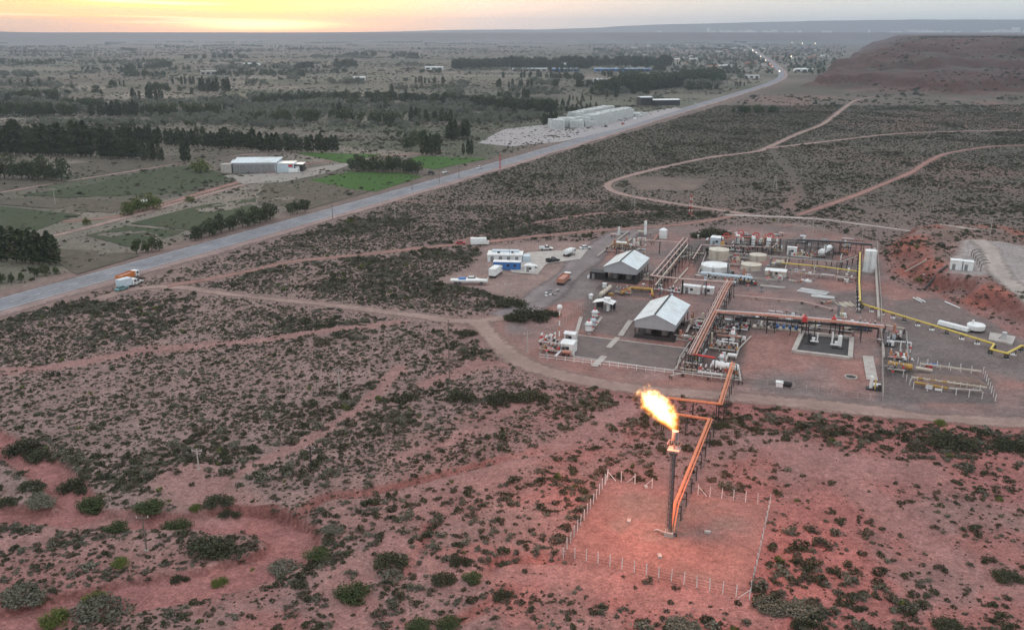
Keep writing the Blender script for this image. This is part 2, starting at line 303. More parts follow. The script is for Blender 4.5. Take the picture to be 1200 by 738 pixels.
# ------------------------------------------------------------------ object helpers
def tag(o, label=None, cat=None, group=None, kind=None):
    if label: o['label'] = label
    if cat: o['category'] = cat
    if group: o['group'] = group
    if kind: o['kind'] = kind
    return o
def link(name, me, m=None, parent=None):
    if m is not None and not me.materials: me.materials.append(m)
    o = bpy.data.objects.new(name, me); COL.objects.link(o)
    if parent is not None: o.parent = parent
    return o
def empty(name, loc, rz=0.0, label=None, cat=None, group=None):
    o = bpy.data.objects.new(name, None); COL.objects.link(o); o.location = loc; o.rotation_euler = (0, 0, rz); o.empty_display_size = 0.5
    return tag(o, label, cat, group)
def np_mesh(name, v, f, smooth=False):
    me = bpy.data.meshes.new(name); v = np.asarray(v, np.float32); f = np.asarray(f, np.int32); k = f.shape[1]
    me.vertices.add(len(v)); me.vertices.foreach_set('co', v.ravel()); me.loops.add(f.size); me.loops.foreach_set('vertex_index', f.ravel())
    me.polygons.add(len(f)); me.polygons.foreach_set('loop_start', np.arange(len(f), dtype=np.int32) * k)
    if smooth: me.polygons.foreach_set('use_smooth', np.ones(len(f), bool))
    me.update(calc_edges=True); return me
class MB:
    """collects simple solids into one mesh"""
    def __init__(s): s.v = []; s.f = []
    def add(s, v, f):
        n = len(s.v); s.v += [tuple(p) for p in v]; s.f += [tuple(i + n for i in q) for q in f]; return s
    def box(s, cx, cy, cz, sx, sy, sz, rz=0.0):
        c, n = math.cos(rz), math.sin(rz); v = []
        for dz in (-.5, .5):
            for dx, dy in ((-.5, -.5), (.5, -.5), (.5, .5), (-.5, .5)):
                x, y = dx * sx, dy * sy; v.append((cx + x * c - y * n, cy + x * n + y * c, cz + dz * sz))
        return s.add(v, [(3, 2, 1, 0), (4, 5, 6, 7), (0, 1, 5, 4), (1, 2, 6, 5), (2, 3, 7, 6), (3, 0, 4, 7)])
    def tube(s, a, b, r, n=8, r2=None, cap=True):
        a, b = Vector(a), Vector(b); d = (b - a); q = d.to_track_quat('Z', 'Y').to_matrix(); r2 = r if r2 is None else r2
        v = [a + q @ Vector((r * math.cos(t), r * math.sin(t), 0)) for t in [2 * math.pi * k / n for k in range(n)]]
        v += [b + q @ Vector((r2 * math.cos(t), r2 * math.sin(t), 0)) for t in [2 * math.pi * k / n for k in range(n)]]
        f = [(k, (k + 1) % n, n + (k + 1) % n, n + k) for k in range(n)]
        if cap: f += [tuple(range(n - 1, -1, -1)), tuple(range(n, 2 * n))]
        return s.add(v, f)
    def bar(s, a, b, w, h=None):
        a, b = Vector(a), Vector(b); h = h or w; d = (b - a); q = d.to_track_quat('Z', 'Y').to_matrix(); v = []
        for p in (a, b):
            for x, y in ((-w, -h), (w, -h), (w, h), (-w, h)): v.append(p + q @ Vector((x / 2, y / 2, 0)))
        return s.add(v, [(3, 2, 1, 0), (4, 5, 6, 7), (0, 1, 5, 4), (1, 2, 6, 5), (2, 3, 7, 6), (3, 0, 4, 7)])
    def path(s, pts, r, n=8):
        for a, b in zip(pts[:-1], pts[1:]): s.tube(a, b, r, n)
        for p in pts[1:-1]: s.ball(p, r * 1.02, n, 4)
        return s
    def ball(s, c, r, n=10, m=6, sz=1.0):
        v = [(c[0], c[1], c[2] - r * sz)]; f = []
        for i in range(1, m):
            t = -math.pi / 2 + math.pi * i / m
            v += [(c[0] + r * math.cos(t) * math.cos(2 * math.pi * k / n), c[1] + r * math.cos(t) * math.sin(2 * math.pi * k / n), c[2] + r * sz * math.sin(t)) for k in range(n)]
        v.append((c[0], c[1], c[2] + r * sz)); e = len(v) - 1
        f += [(0, 1 + (k + 1) % n, 1 + k) for k in range(n)]
        for i in range(m - 2):
            o = 1 + i * n; f += [(o + k, o + (k + 1) % n, o + n + (k + 1) % n, o + n + k) for k in range(n)]
        o = 1 + (m - 2) * n; f += [(o + k, o + (k + 1) % n, e) for k in range(n)]
        return s.add(v, f)
    def lathe(s, prof, n=24, c=(0, 0, 0)):
        v = []; f = []
        for r, z in prof: v += [(c[0] + r * math.cos(2 * math.pi * k / n), c[1] + r * math.sin(2 * math.pi * k / n), c[2] + z) for k in range(n)]
        for i in range(len(prof) - 1): f += [(i * n + k, i * n + (k + 1) % n, (i + 1) * n + (k + 1) % n, (i + 1) * n + k) for k in range(n)]
        f += [tuple(range(n - 1, -1, -1)), tuple(range((len(prof) - 1) * n, len(prof) * n))]
        return s.add(v, f)
    def hvessel(s, a, b, r, n=14, dome=0.5):           # lying cylinder with domed ends
        a, b = Vector(a), Vector(b); d = (b - a).normalized(); e = d * r * dome
        s.tube(a, b, r, n, cap=False)
        for p, q in ((a, -1), (b, 1)):
            s.tube(p, p + d * q * r * dome * .6, r, n, r * .8, cap=False); s.tube(p + d * q * r * dome * .6, p + d * q * r * dome, r * .8, n, r * .15)
        return s
    def prism(s, prof, axis0, axis1):                  # 2-D profile (y,z) swept along x from axis0 to axis1
        n = len(prof); v = [(axis0, y, z) for y, z in prof] + [(axis1, y, z) for y, z in prof]
        f = [(k, (k + 1) % n, n + (k + 1) % n, n + k) for k in range(n)] + [tuple(range(n - 1, -1, -1)), tuple(range(n, 2 * n))]
        return s.add(v, f)
    def quad(s, a, b, c, d): return s.add([a, b, c, d], [(0, 1, 2, 3)])
    def mesh(s, name, smooth=False):
        me = bpy.data.meshes.new(name); me.from_pydata(s.v, [], s.f); me.update()
        if smooth:
            for p in me.polygons: p.use_smooth = True
        return me
    def build(s, name, m, parent=None, smooth=False):
        me = s.mesh(name, False); o = link(name, me, m, parent)
        if smooth:
            me.polygons.foreach_set('use_smooth', np.ones(len(me.polygons), bool))
            try: me.set_sharp_from_angle(angle=rad(40))
            except Exception: pass
        return o
def copy_tree(o, parent=None):
    c = o.copy(); COL.objects.link(c); c.parent = parent
    for ch in list(o.children): copy_tree(ch, c)
    return c
# ================================================================== THE SETTING: ground sheet
def axis(knots):
    out = []
    for (a, b, s0, s1) in knots:
        p = a
        while p < b - 1e-6:
            out.append(p); t = (p - a) / (b - a); p += s0 + (s1 - s0) * t
    out.append(knots[-1][1]); return np.array(out)
ys = axis([(-60, 96, 8, 2), (96, 215, .8, .8), (215, 430, 1.6, 1.6), (430, 1000, 3, 7), (1000, 3200, 9, 26), (3200, 14500, 30, 260)])
xp = axis([(0, 112, .85, .85), (112, 270, 1.8, 2.4), (270, 1000, 4.5, 10), (1000, 2600, 12, 40), (2600, 11500, 60, 600)])
xs = np.concatenate([-xp[:0:-1], xp])
GX, GY = np.meshgrid(xs, ys); gx, gy = GX.ravel(), GY.ravel(); gz = H(gx, gy)
nx, ny = len(xs), len(ys); GRID.update(xs=xs, ys=ys, z=gz.reshape(ny, nx))
ii = (np.arange(ny - 1)[:, None] * nx + np.arange(nx - 1)[None, :]).ravel()
gf = np.stack([ii, ii + 1, ii + 1 + nx, ii + nx], 1)
def lerp(a, b, t): return a + (np.asarray(b) - a) * t[:, None]
def ground_colour(x, y, z):
    r = np.hypot(x, y); n = len(x)
    soil = np.array([0.240, 0.110, 0.102]); c = np.tile(soil, (n, 1))
    n1 = fbm(x, y, 40, 101, 4); n2 = fbm(x, y, 9, 102, 3)
    c = lerp(c, [0.205, 0.128, 0.120], ss(0.42, 0.66, n1))                      # greyer crust
    c = lerp(c, [0.262, 0.115, 0.104], ss(0.55, 0.75, n2) * 0.7)
    # west of the flare the scrub soil is greyer
    c = lerp(c, [0.205, 0.150, 0.138], ss(30, -50, x - (y - 150) * 0.15) * ss(100, 150, y) * 0.9)
    c = lerp(c, [0.165, 0.124, 0.113], ss(240, 420, r))
    c = lerp(c, [0.245, 0.116, 0.108], (1 - ss(3.6, 4.6, wash_d(x, y) + (n2 - 0.5) * 1.2)) * (r < 300))
    for g in GULLIES: c = lerp(c, [0.20, 0.088, 0.078], (1 - ss(0.6, 2.2, seg_dist(x, y, g))) * 0.85 * (r < 300))
    for g, w in CLEAR: c = lerp(c, [0.245, 0.140, 0.130], (1 - ss(w * 0.5, w * 1.5, seg_dist(x, y, g) + (n2 - .5) * 3)) * 0.8)
    # flare pad and plant platform
    pd = poly_dist(x, y, FLARE); c = lerp(c, [0.225, 0.128, 0.116], ss(-1.0, 1.0, pd))
    c = lerp(c, [0.17, 0.135, 0.122], ss(0, 6, pd) * ss(0.45, 0.62, fbm(x, y, 9, 120, 3)) * 0.7)
    dp = poly_dist(x, y, PLANT); g1 = fbm(x, y, 22, 131, 4); g2 = fbm(x, y, 5, 133, 3)
    pc = np.tile(np.array([0.212, 0.146, 0.137]), (n, 1)); pc = lerp(pc, [0.25, 0.135, 0.118], ss(0.5, 0.66, g1) * .85); pc = lerp(pc, [0.158, 0.130, 0.127], ss(0.50, 0.34, g1)); pc = pc * (0.86 + 0.28 * g2)[:, None]
    t = ss(-1.5, 2.5, dp + (g2 - .5) * 4)[:, None]; c = c * (1 - t) + pc * t
    for poly, col in ((YARD, [0.225, 0.165, 0.150]), (LOOPPAD, [0.235, 0.165, 0.150]), (HILLPAD, [0.30, 0.275, 0.27])):
        c = lerp(c, col, ss(-1.5, 2.0, poly_dist(x, y, poly) + (g2 - .5) * 5))
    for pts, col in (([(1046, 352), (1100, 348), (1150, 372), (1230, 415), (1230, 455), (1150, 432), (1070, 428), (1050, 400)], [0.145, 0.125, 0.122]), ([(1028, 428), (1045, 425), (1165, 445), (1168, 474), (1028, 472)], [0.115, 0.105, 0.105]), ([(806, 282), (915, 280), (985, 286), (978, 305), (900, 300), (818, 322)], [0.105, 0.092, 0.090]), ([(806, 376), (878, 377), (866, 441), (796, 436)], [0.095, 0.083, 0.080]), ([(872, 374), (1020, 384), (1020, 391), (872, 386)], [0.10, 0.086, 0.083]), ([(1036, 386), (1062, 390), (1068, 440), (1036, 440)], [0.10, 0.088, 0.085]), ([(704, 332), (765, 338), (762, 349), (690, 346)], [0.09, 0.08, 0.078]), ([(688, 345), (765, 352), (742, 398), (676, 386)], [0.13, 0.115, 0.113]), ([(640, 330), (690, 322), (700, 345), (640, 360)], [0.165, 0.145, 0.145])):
        c = lerp(c, col, ss(-1.2, 1.2, poly_dist(x, y, GL(pts)) + (g2 - .5) * 2.5) * .85)  # yard tones, with shade under racks and equipment painted in as dark ground
    dm = poly_dist(x, y, MOUND); c = lerp(c, [0.25, 0.092, 0.072], ss(-3, 3, dm) * (1 - ss(9, 18, dm)) * ss(0.35, 0.6, fbm(x, y, 12, 141, 3)) * 0.95)
    c = lerp(c, [0.165, 0.115, 0.098], ss(12, 22, dm) * ss(0.4, 0.6, n1) * (r < 600))
    c = lerp(c, [0.27, 0.245, 0.24], ss(-1.5, 2.0, poly_dist(x, y, HILLPAD) + (g2 - .5) * 5))
    # scrubland further out
    east = (x * 326 - (y - 590) * 157.8) / 362.0                                # metres east of the highway
    c = lerp(c, [0.105, 0.092, 0.078], ss(330, 600, r) * ss(0, 30, east))
    c = lerp(c, [0.16, 0.108, 0.095], ss(380, 560, r) * ss(0, 30, east) * ss(0.50, 0.62, fbm(x, y * 0.6, 55, 151, 4)) * ss(150, 320, x))
    # farmland west of the highway
    w = ss(8, 26, -east)
    fx, fy = x * 0.85 - y * 0.53, x * 0.53 + y * 0.85
    cell = _hash(np.floor(fx / 120 + 0.5 * (fbm(x, y, 400, 163, 2))), np.floor(fy / 75 + 0.35 * vn(x, y, 500, 161)), 7); cell2 = _hash(np.floor(fx / 330), np.floor(fy / 240), 9)
    fc = np.tile(np.array([0.112, 0.102, 0.082]), (n, 1)); fc = lerp(fc, [0.072, 0.080, 0.056], ss(0.45, 0.5, cell)); fc = lerp(fc, [0.17, 0.150, 0.128], ss(0.80, 0.84, cell)); fc = lerp(fc, [0.105, 0.108, 0.085], ss(0.5, 0.6, cell2) * 0.6)
    fc = fc * 1.15; fc = lerp(fc, [0.135, 0.115, 0.105], ss(0.5, 0.7, fbm(x, y, 60, 171, 4)) * 0.6)
    c = c * (1 - w[:, None]) + fc * w[:, None]
    far = ss(1100, 2200, r) * (1 - w) * (z < 4); c = lerp(c, [0.085, 0.085, 0.072], far * .9)
    # mesa and plateaus: dark red rock, ledges and slopes
    hi = ss(1.5, 8, z) * (r > 800) * (r < 5600); st = fbm(x, y, 120, 181, 4); bands = vn(z * 10 + st * 60, z * 0, 22, 183)
    mc = lerp(np.tile(np.array([0.088, 0.050, 0.049]), (n, 1)), [0.130, 0.054, 0.050], ss(0.4, 0.7, bands)); mc = lerp(mc, [0.078, 0.064, 0.056], ss(0.5, 0.62, st))
    c = c * (1 - hi[:, None]) + mc * hi[:, None]
    # streaks and patches of the far valley floor
    far2 = ss(600, 1200, r) * (z < 4); pt = fbm(x * .35, y * .9, 160, 191, 4); c = c * (1 + (far2 * (pt - .5) * 1.1))[:, None]
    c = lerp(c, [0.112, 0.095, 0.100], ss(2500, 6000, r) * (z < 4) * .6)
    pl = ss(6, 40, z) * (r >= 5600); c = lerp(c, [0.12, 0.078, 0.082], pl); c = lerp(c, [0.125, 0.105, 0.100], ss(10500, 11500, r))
    mot = np.clip(ss(380, 520, r) * 0.85 * (1 - w * 0.35) * (1 - ss(-1, 2, dp)), 0, 1)
    for poly in (YARD, LOOPPAD, HILLPAD): mot = mot * (1 - ss(-2, 2, poly_dist(x, y, poly)))
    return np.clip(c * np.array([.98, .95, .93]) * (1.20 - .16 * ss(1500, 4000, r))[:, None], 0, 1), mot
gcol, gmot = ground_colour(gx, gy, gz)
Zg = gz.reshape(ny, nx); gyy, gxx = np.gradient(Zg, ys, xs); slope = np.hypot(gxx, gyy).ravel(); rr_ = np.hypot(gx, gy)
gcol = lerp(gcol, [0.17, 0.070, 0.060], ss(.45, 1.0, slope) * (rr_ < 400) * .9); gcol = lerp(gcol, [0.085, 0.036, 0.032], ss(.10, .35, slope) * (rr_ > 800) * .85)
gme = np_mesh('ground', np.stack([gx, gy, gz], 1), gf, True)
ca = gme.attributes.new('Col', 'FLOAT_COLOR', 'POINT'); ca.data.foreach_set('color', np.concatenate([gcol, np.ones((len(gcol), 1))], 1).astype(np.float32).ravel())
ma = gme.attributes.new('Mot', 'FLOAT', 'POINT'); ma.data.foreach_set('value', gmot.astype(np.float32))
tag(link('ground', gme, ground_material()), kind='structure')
# ------------------------------------------------------------------ roads and tracks
ROAD_Z = [0.05]
def strip(name, pts, hw, m, step=4.0, off=0.0, wiggle=0.0, z=None, lift=None):
    """ribbon draped on the ground; 'acr' runs from -1 to 1 across it"""
    c = smooth_line(pts, step) if len(pts) > 2 else np.array([pts[0] + (pts[1] - pts[0]) * t for t in np.linspace(0, 1, max(2, int(np.linalg.norm(pts[1] - pts[0]) / step)))])
    tg = np.gradient(c, axis=0); tg /= np.linalg.norm(tg, axis=1)[:, None] + 1e-9; nr = np.stack([-tg[:, 1], tg[:, 0]], 1)
    if wiggle: hw = hw * (1 + wiggle * (fbm(c[:, 0], c[:, 1], 18, 5, 2) - 0.5) * 2)
    hw = np.broadcast_to(hw, (len(c),)); A = np.linspace(-1, 1, 9); K = len(A)
    pos = c[:, None, :] + nr[:, None, :] * (A[None, :] * hw[:, None] + off)[:, :, None]; x, y = pos[:, :, 0].ravel(), pos[:, :, 1].ravel()
    if lift is None: ROAD_Z[0] += 0.006; lift = ROAD_Z[0]
    v = np.stack([x, y, HG(x, y) + lift], 1); i = (np.arange(len(c) - 1)[:, None] * K + np.arange(K - 1)[None, :]).ravel()
    me = np_mesh(name, v, np.stack([i, i + K, i + K + 1, i + 1], 1)[:, ::-1]); a = me.attributes.new('acr', 'FLOAT', 'POINT'); a.data.foreach_set('value', np.tile(A, len(c)).astype(np.float32))
    return tag(link(name, me, m), kind='structure')
def sheet(name, px, m, lift=None, z=0.0):
    if lift is None: ROAD_Z[0] += 0.006; lift = ROAD_Z[0]
    p = GL(px, z); o = link(name, MB().add([(x, y, z + lift) for x, y in p], [tuple(range(len(p)))]).mesh(name), m); return tag(o, kind='structure')
TONE = {'pale': strip_material('pale_dirt', (0.285, 0.20, 0.175), .6, .10), 'pink': strip_material('pink_dirt', (0.275, 0.155, 0.132), .65, .10), 'grey': strip_material('grey_gravel', (0.205, 0.172, 0.170), .4, .06), 'white': strip_material('white_dirt', (0.36, 0.31, 0.28), .6, .08)}
shoulder = strip_material('shoulder_dirt', (0.27, 0.195, 0.18), .35)
asphalt = strip_material('worn_asphalt', (0.205, 0.205, 0.225), .10, .07)
strip('highway_shoulder', HWY, 12.0, shoulder, 6, off=-3.0, wiggle=.25)
strip('highway', HWY, 7.0, asphalt, 6)
paint = strip_material('road_paint', (0.55, 0.55, 0.52), 0)
for k, o in enumerate((-5.6, 5.6)): strip('road_edge_line', HWY[:4], 0.10, paint, 8, off=o, lift=ROAD_Z[0] + .006)
_c = smooth_line(HWY[:4], 6.0)
ROAD_Z[0] += .006
for i in range(4, 110, 2):
    d = (_c[i + 1] - _c[i]); d = d / np.linalg.norm(d); strip('centre_dash', np.array([_c[i], _c[i] + d * 4.0]), 0.10, paint, 4, lift=ROAD_Z[0])
for k, (p, w, t) in TRACKS.items(): strip(k, p, w * 1.3, TONE[t], 3.5 if w < 7 else 5, wiggle=.35)
sheet('gravel_apron', [(590, 152), (640, 146), (668, 152), (700, 146), (745, 134), (790, 126), (800, 128), (730, 150), (660, 166), (600, 172), (560, 168)], mat('apron_gravel', (0.30, 0.28, 0.28), .9, var=.10, scale=.08))
# ================================================================== FIELDS
def crop_mat(name, col, soil, rows=1.1, ang=0.55, cover=.5):
    m = bpy.data.materials.new(name); nt, N, L, b = nodes_of(m); geo = N('ShaderNodeNewGeometry'); mp = N('ShaderNodeMapping'); mp.inputs['Rotation'].default_value = (0, 0, ang); L(geo.outputs['Position'], mp.inputs[0])
    w = N('ShaderNodeTexWave'); w.inputs['Scale'].default_value = rows; w.inputs['Distortion'].default_value = 1.5; w.inputs['Detail'].default_value = 3; L(mp.outputs[0], w.inputs['Vector'])
    n = N('ShaderNodeTexNoise'); n.inputs['Scale'].default_value = .16; n.inputs['Detail'].default_value = 8; n.inputs['Roughness'].default_value = .7; L(geo.outputs['Position'], n.inputs['Vector'])
    a = N('ShaderNodeMath'); a.operation = 'MULTIPLY_ADD'; L(w.outputs[1], a.inputs[0]); a.inputs[1].default_value = .25; L(n.outputs[0], a.inputs[2])
    r = N('ShaderNodeMapRange'); r.inputs[1].default_value = cover; r.inputs[2].default_value = cover + .22; L(a.outputs[0], r.inputs[0])
    mx = N('ShaderNodeMix'); mx.data_type = 'RGBA'; L(r.outputs[0], mx.inputs[0]); mx.inputs[6].default_value = (*soil, 1); mx.inputs[7].default_value = (*col, 1); L(mx.outputs[2], b.inputs['Base Color']); b.inputs['Roughness'].default_value = .95; b.inputs['Specular IOR Level'].default_value = .1
    bn = N('ShaderNodeBump'); bn.inputs['Strength'].default_value = .8; bn.inputs['Distance'].default_value = .5; L(a.outputs[0], bn.inputs['Height']); L(bn.outputs[0], b.inputs['Normal']); return m
crop_a = crop_mat('alfalfa', (0.058, 0.125, 0.030), (0.070, 0.095, 0.040), cover=.36); crop_b = crop_mat('dull_crop', (0.062, 0.080, 0.045), (0.088, 0.088, 0.064), cover=.43); crop_c = crop_mat('fallow', (0.085, 0.085, 0.06), (0.155, 0.125, 0.105), cover=.52)
for px, m in (([(350, 214), (412, 201), (470, 203), (496, 207), (440, 225)], crop_a), ([(468, 190), (492, 183), (575, 186), (508, 199)], crop_a), ([(0, 242), (95, 252), (45, 269), (0, 272)], crop_b), ([(152, 262), (235, 241), (300, 232), (300, 250), (222, 270)], crop_b),
              ([(100, 276), (150, 265), (218, 271), (160, 292)], crop_b), ([(20, 229), (95, 219), (190, 197), (225, 194), (275, 207), (210, 227), (75, 232)], crop_b), ([(345, 179), (447, 181), (405, 192)], crop_a), ([(0, 210), (60, 209), (80, 213), (0, 224)], crop_c), ([(75, 193), (250, 178), (300, 179), (160, 199), (100, 208)], crop_c),
              ([(0, 232), (140, 234), (185, 238), (130, 250), (0, 240)], crop_c), ([(70, 292), (150, 296), (165, 300), (90, 322), (70, 310)], crop_c), ([(310, 215), (345, 208), (430, 226), (360, 246), (300, 240)], crop_c)):
    sheet('field', px, m)
# ================================================================== VEGETATION
def leaf_mat(name, col, col2, rnd=.35, trans=.15):
    m = bpy.data.materials.new(name); nt, N, L, b = nodes_of(m); oi = N('ShaderNodeObjectInfo'); at = N('ShaderNodeAttribute'); at.attribute_name = 'lr'
    ad = N('ShaderNodeMath'); ad.operation = 'MULTIPLY_ADD'; L(oi.outputs['Random'], ad.inputs[0]); ad.inputs[1].default_value = .6; 
    ml = N('ShaderNodeMath'); ml.operation = 'MULTIPLY'; L(at.outputs['Fac'], ml.inputs[0]); ml.inputs[1].default_value = .5; L(ml.outputs[0], ad.inputs[2])
    mx = N('ShaderNodeMix'); mx.data_type = 'RGBA'; L(ad.outputs[0], mx.inputs[0]); mx.inputs[6].default_value = (*col, 1); mx.inputs[7].default_value = (*col2, 1); L(mx.outputs[2], b.inputs['Base Color'])
    b.inputs['Roughness'].default_value = .85; b.inputs['Specular IOR Level'].default_value = .12; MATS[name] = m; return m
LM = {'grey': leaf_mat('grey_leaf', (0.074, 0.073, 0.054), (0.190, 0.182, 0.140)), 'dark': leaf_mat('dark_leaf', (0.030, 0.034, 0.020), (0.074, 0.078, 0.046)), 'brown': leaf_mat('brown_leaf', (0.075, 0.062, 0.045), (0.13, 0.108, 0.080)),
      'green': leaf_mat('green_leaf', (0.060, 0.080, 0.024), (0.125, 0.150, 0.040)), 'poplar': leaf_mat('poplar_leaf', (0.032, 0.046, 0.025), (0.082, 0.098, 0.050)), 'olive': leaf_mat('olive_leaf', (0.105, 0.118, 0.090), (0.19, 0.20, 0.158)), 'mid': leaf_mat('mid_leaf', (0.040, 0.055, 0.024), (0.085, 0.105, 0.045))}
bark = mat('bark', (0.11, 0.09, 0.075), .95, var=.3, scale=6)
def leaves(centres, size, seed, m, name, up=.25):
    """one small bent leaf spray (two triangles) at every centre"""
    g = np.random.default_rng(seed); n = len(centres); c = np.asarray(centres)
    a = g.normal(size=(n, 3)); a[:, 2] *= .7; a /= np.linalg.norm(a, axis=1)[:, None]; b = g.normal(size=(n, 3)); b -= a * (a * b).sum(1)[:, None]; b /= np.linalg.norm(b, axis=1)[:, None]
    s = size * g.uniform(.55, 1.35, n)[:, None]; q = s * g.uniform(.45, .9, n)[:, None]
    v = np.stack([c - a * s - b * q * .4, c + b * q - a * s * .1, c + a * s + b * q * .2, c - b * q * .9 + a * s * .1], 1).reshape(-1, 3); v[:, 2] = np.maximum(v[:, 2], .01)
    me = np_mesh(name, v, np.arange(4 * n).reshape(n, 4)); at = me.attributes.new('lr', 'FLOAT', 'FACE'); at.data.foreach_set('value', g.uniform(0, 1, n).astype(np.float32)); me.materials.append(m); return me
def mound(n, rx, ry, rz, seed, clumps=7, base=.05):
    g = np.random.default_rng(seed); cc = []
    for k in range(clumps):
        t = g.uniform(0, 6.28); r = math.sqrt(g.uniform(0, 1)) * .80; cc.append((rx * r * math.cos(t), ry * r * math.sin(t), rz * g.uniform(.2, .75) * (1.2 - r)))
    cc = np.array(cc); w = cc[g.integers(0, clumps, n)]; d = g.normal(size=(n, 3)); d /= np.linalg.norm(d, axis=1)[:, None]; d *= g.uniform(.5, 1.0, n)[:, None] ** .5
    p = w + d * np.array([rx, ry, rz]) * g.uniform(.22, .42, clumps)[np.searchsorted(np.linspace(0, 1, clumps), g.uniform(0, 1, n)) % clumps][:, None]; p[:, 2] = np.abs(p[:, 2]) + base; return p
SHRUB_KINDS = [('grey', 1.0, 1.0, .75), ('grey', 1.2, .9, .7), ('brown', 1.0, 1.1, .6), ('dark', 1.15, 1.0, .85), ('grey', 1.0, .8, .95), ('dark', 1.4, .9, .7), ('brown', .9, .9, .85), ('green', 1.0, 1.0, .95)]
SHRUB_ME = [leaves(mound(210, a, b, c, 200 + i, 10), .14, 300 + i, LM[k], 'shrub') for i, (k, a, b, c) in enumerate(SHRUB_KINDS)]
BUSH_ME = [leaves(mound(1900, a, b, c, 400 + i, 30), .058, 500 + i, LM[k], 'bush') for i, (k, a, b, c) in enumerate([('dark', 1, 1, .8), ('mid', 1, .85, .8), ('green', 1, 1, .9), ('grey', 1.1, .9, .65), ('dark', 1.3, .8, .65)])]
Z = {k: GL(v) for k, v in {
 'A': [(-60, 380), (130, 350), (300, 352), (480, 382), (540, 400), (600, 440), (680, 470), (560, 520), (470, 560), (330, 560), (120, 560), (-60, 480)],
 'D': [(690, 480), (860, 480), (1300, 545), (1300, 900), (860, 900), (640, 640)],
 'E': [(840, 474), (1300, 508), (1300, 545), (900, 515), (840, 500)],
 'F': [(190, 338), (330, 312), (575, 290), (560, 312), (605, 350), (560, 372), (380, 352)],
 'G': [(180, 335), (600, 195), (900, 110), (990, 118), (960, 150), (900, 178), (760, 200), (700, 220), (860, 250), (600, 280), (330, 305)],
 'W': [(-60, 612), (130, 618), (300, 640), (240, 664), (100, 688), (-60, 716)], 'S': [(-60, 760), (150, 715), (330, 690), (420, 640), (620, 600), (640, 690), (560, 780), (-60, 820)],
 'M': [(440, 420), (600, 425), (720, 470), (700, 510), (520, 545), (400, 520)]}.items()}
def density(x, y):
    """shrubs per square metre"""
    d = np.full(x.shape, .20)
    for k, v in (('W', .55), ('S', .40), ('A', .80), ('M', .55), ('D', .27), ('E', .75), ('F', .85), ('G', .80)):
        t = ss(-8, 8, poly_dist(x, y, Z[k]) + (fbm(x, y, 20, 7, 2) - .5) * 16); d = d * (1 - t) + v * t
    east = (x * 326 - (y - 590) * 157.8) / 362.0
    d = np.where(east < 14, .05 * (east < -14), d); d *= .62 + .75 * ss(.34, .62, fbm(x, y, 6, 61, 3)) ; d *= .7 + .6 * ss(.30, .6, fbm(x, y, 34, 63, 3))
    d *= ss(0, 2.5, -poly_dist(x, y, PLANT)) * ss(.3, 1.5, -poly_dist(x, y, FLARE)) * ss(0, 3, -poly_dist(x, y, YARD)) * ss(0, 3, -poly_dist(x, y, LOOPPAD)) * ss(0, 3, -poly_dist(x, y, HILLPAD))
    for k, (p, w, t) in TRACKS.items(): d *= ss(w * .95, w * 1.3 + .6, seg_dist(x, y, p))
    wd = wash_d(x, y); d *= 1 + 1.6 * ss(4.4, 5.2, wd) * (1 - ss(6.5, 9, wd)); d *= ss(3.8, 5.0, wd); d *= ss(13, 18, seg_dist(x, y, HWY))
    for p, w in CLEAR: d *= .08 + .92 * ss(w * .5, w * 1.4, seg_dist(x, y, p) + (fbm(x, y, 6, 67, 2) - .5) * 2)
    return d
APRON = GL([(540, 174), (590, 148), (640, 140), (800, 118), (810, 130), (660, 172)]); GREEN1 = GL([(350, 214), (412, 201), (470, 203), (496, 207), (440, 225)]); GREEN2 = GL([(468, 190), (492, 183), (575, 186), (508, 199)])
def scatter(y0, y1, cell):
    n = []; hw = lambda y: (y * CP + HC * SP) * .5714 * 1.10 + 8
    X, Y = np.meshgrid(np.arange(-hw(y1), hw(y1), cell), np.arange(y0, y1, cell)); x = X.ravel(); y = Y.ravel(); k = np.abs(x) < hw(y); x, y = x[k], y[k]
    x = x + rng.uniform(-.5, .5, len(x)) * cell; y = y + rng.uniform(-.5, .5, len(y)) * cell
    k = rng.uniform(0, 1, len(x)) < density(x, y) * cell * cell; return x[k], y[k]
x1, y1 = scatter(92, 430, .95); x2, y2 = scatter(430, 1050, 1.9)
n3 = 9000; xt = rng.uniform(-110, 140, n3 * 3); yt = rng.uniform(100, 300, n3 * 3); kt = rng.uniform(0, 1, n3 * 3) < np.clip(density(xt, yt) * 2.5 + .05 * (density(xt, yt) > .01), 0, 1); x3, y3 = xt[kt], yt[kt]      # tufts
n4 = 26000; x4 = rng.uniform(250, 2300, n4); y4 = rng.uniform(1000, 2900, n4); k4 = (x4 < y4 * .62 + 30) & ((x4 > 480 + (y4 - 1257) * .42) | (y4 < 1230)) & (seg_dist(x4, y4, HWY) > 30) & (seg_dist(x4, y4, TRACKS['loop_track'][0]) > 6) & (fbm(x4, y4, 70, 87, 3) > .42); x4, y4 = x4[k4], y4[k4]   # mesa scrub
n5 = 26000; y5 = 700 + 4200 * rng.uniform(0, 1, n5) ** 1.7; x5 = (rng.uniform(-.62, .33, n5)) * y5; k5 = ((x5 * 326 - (y5 - 590) * 157.8) / 362.0 < -20) & (seg_dist(x5, y5, HWY) > 20) & ~in_poly(x5, y5, APRON) & ~in_poly(x5, y5, GREEN1) & ~in_poly(x5, y5, GREEN2) & (fbm(x5 * .4, y5, 110, 89, 3) > .47); x5, y5 = x5[k5], y5[k5]   # weeds of the valley floor
sx = np.concatenate([x1, x2, x3, x4, x5]); sy = np.concatenate([y1, y2, y3, y4, y5]); sz = HG(sx, sy)
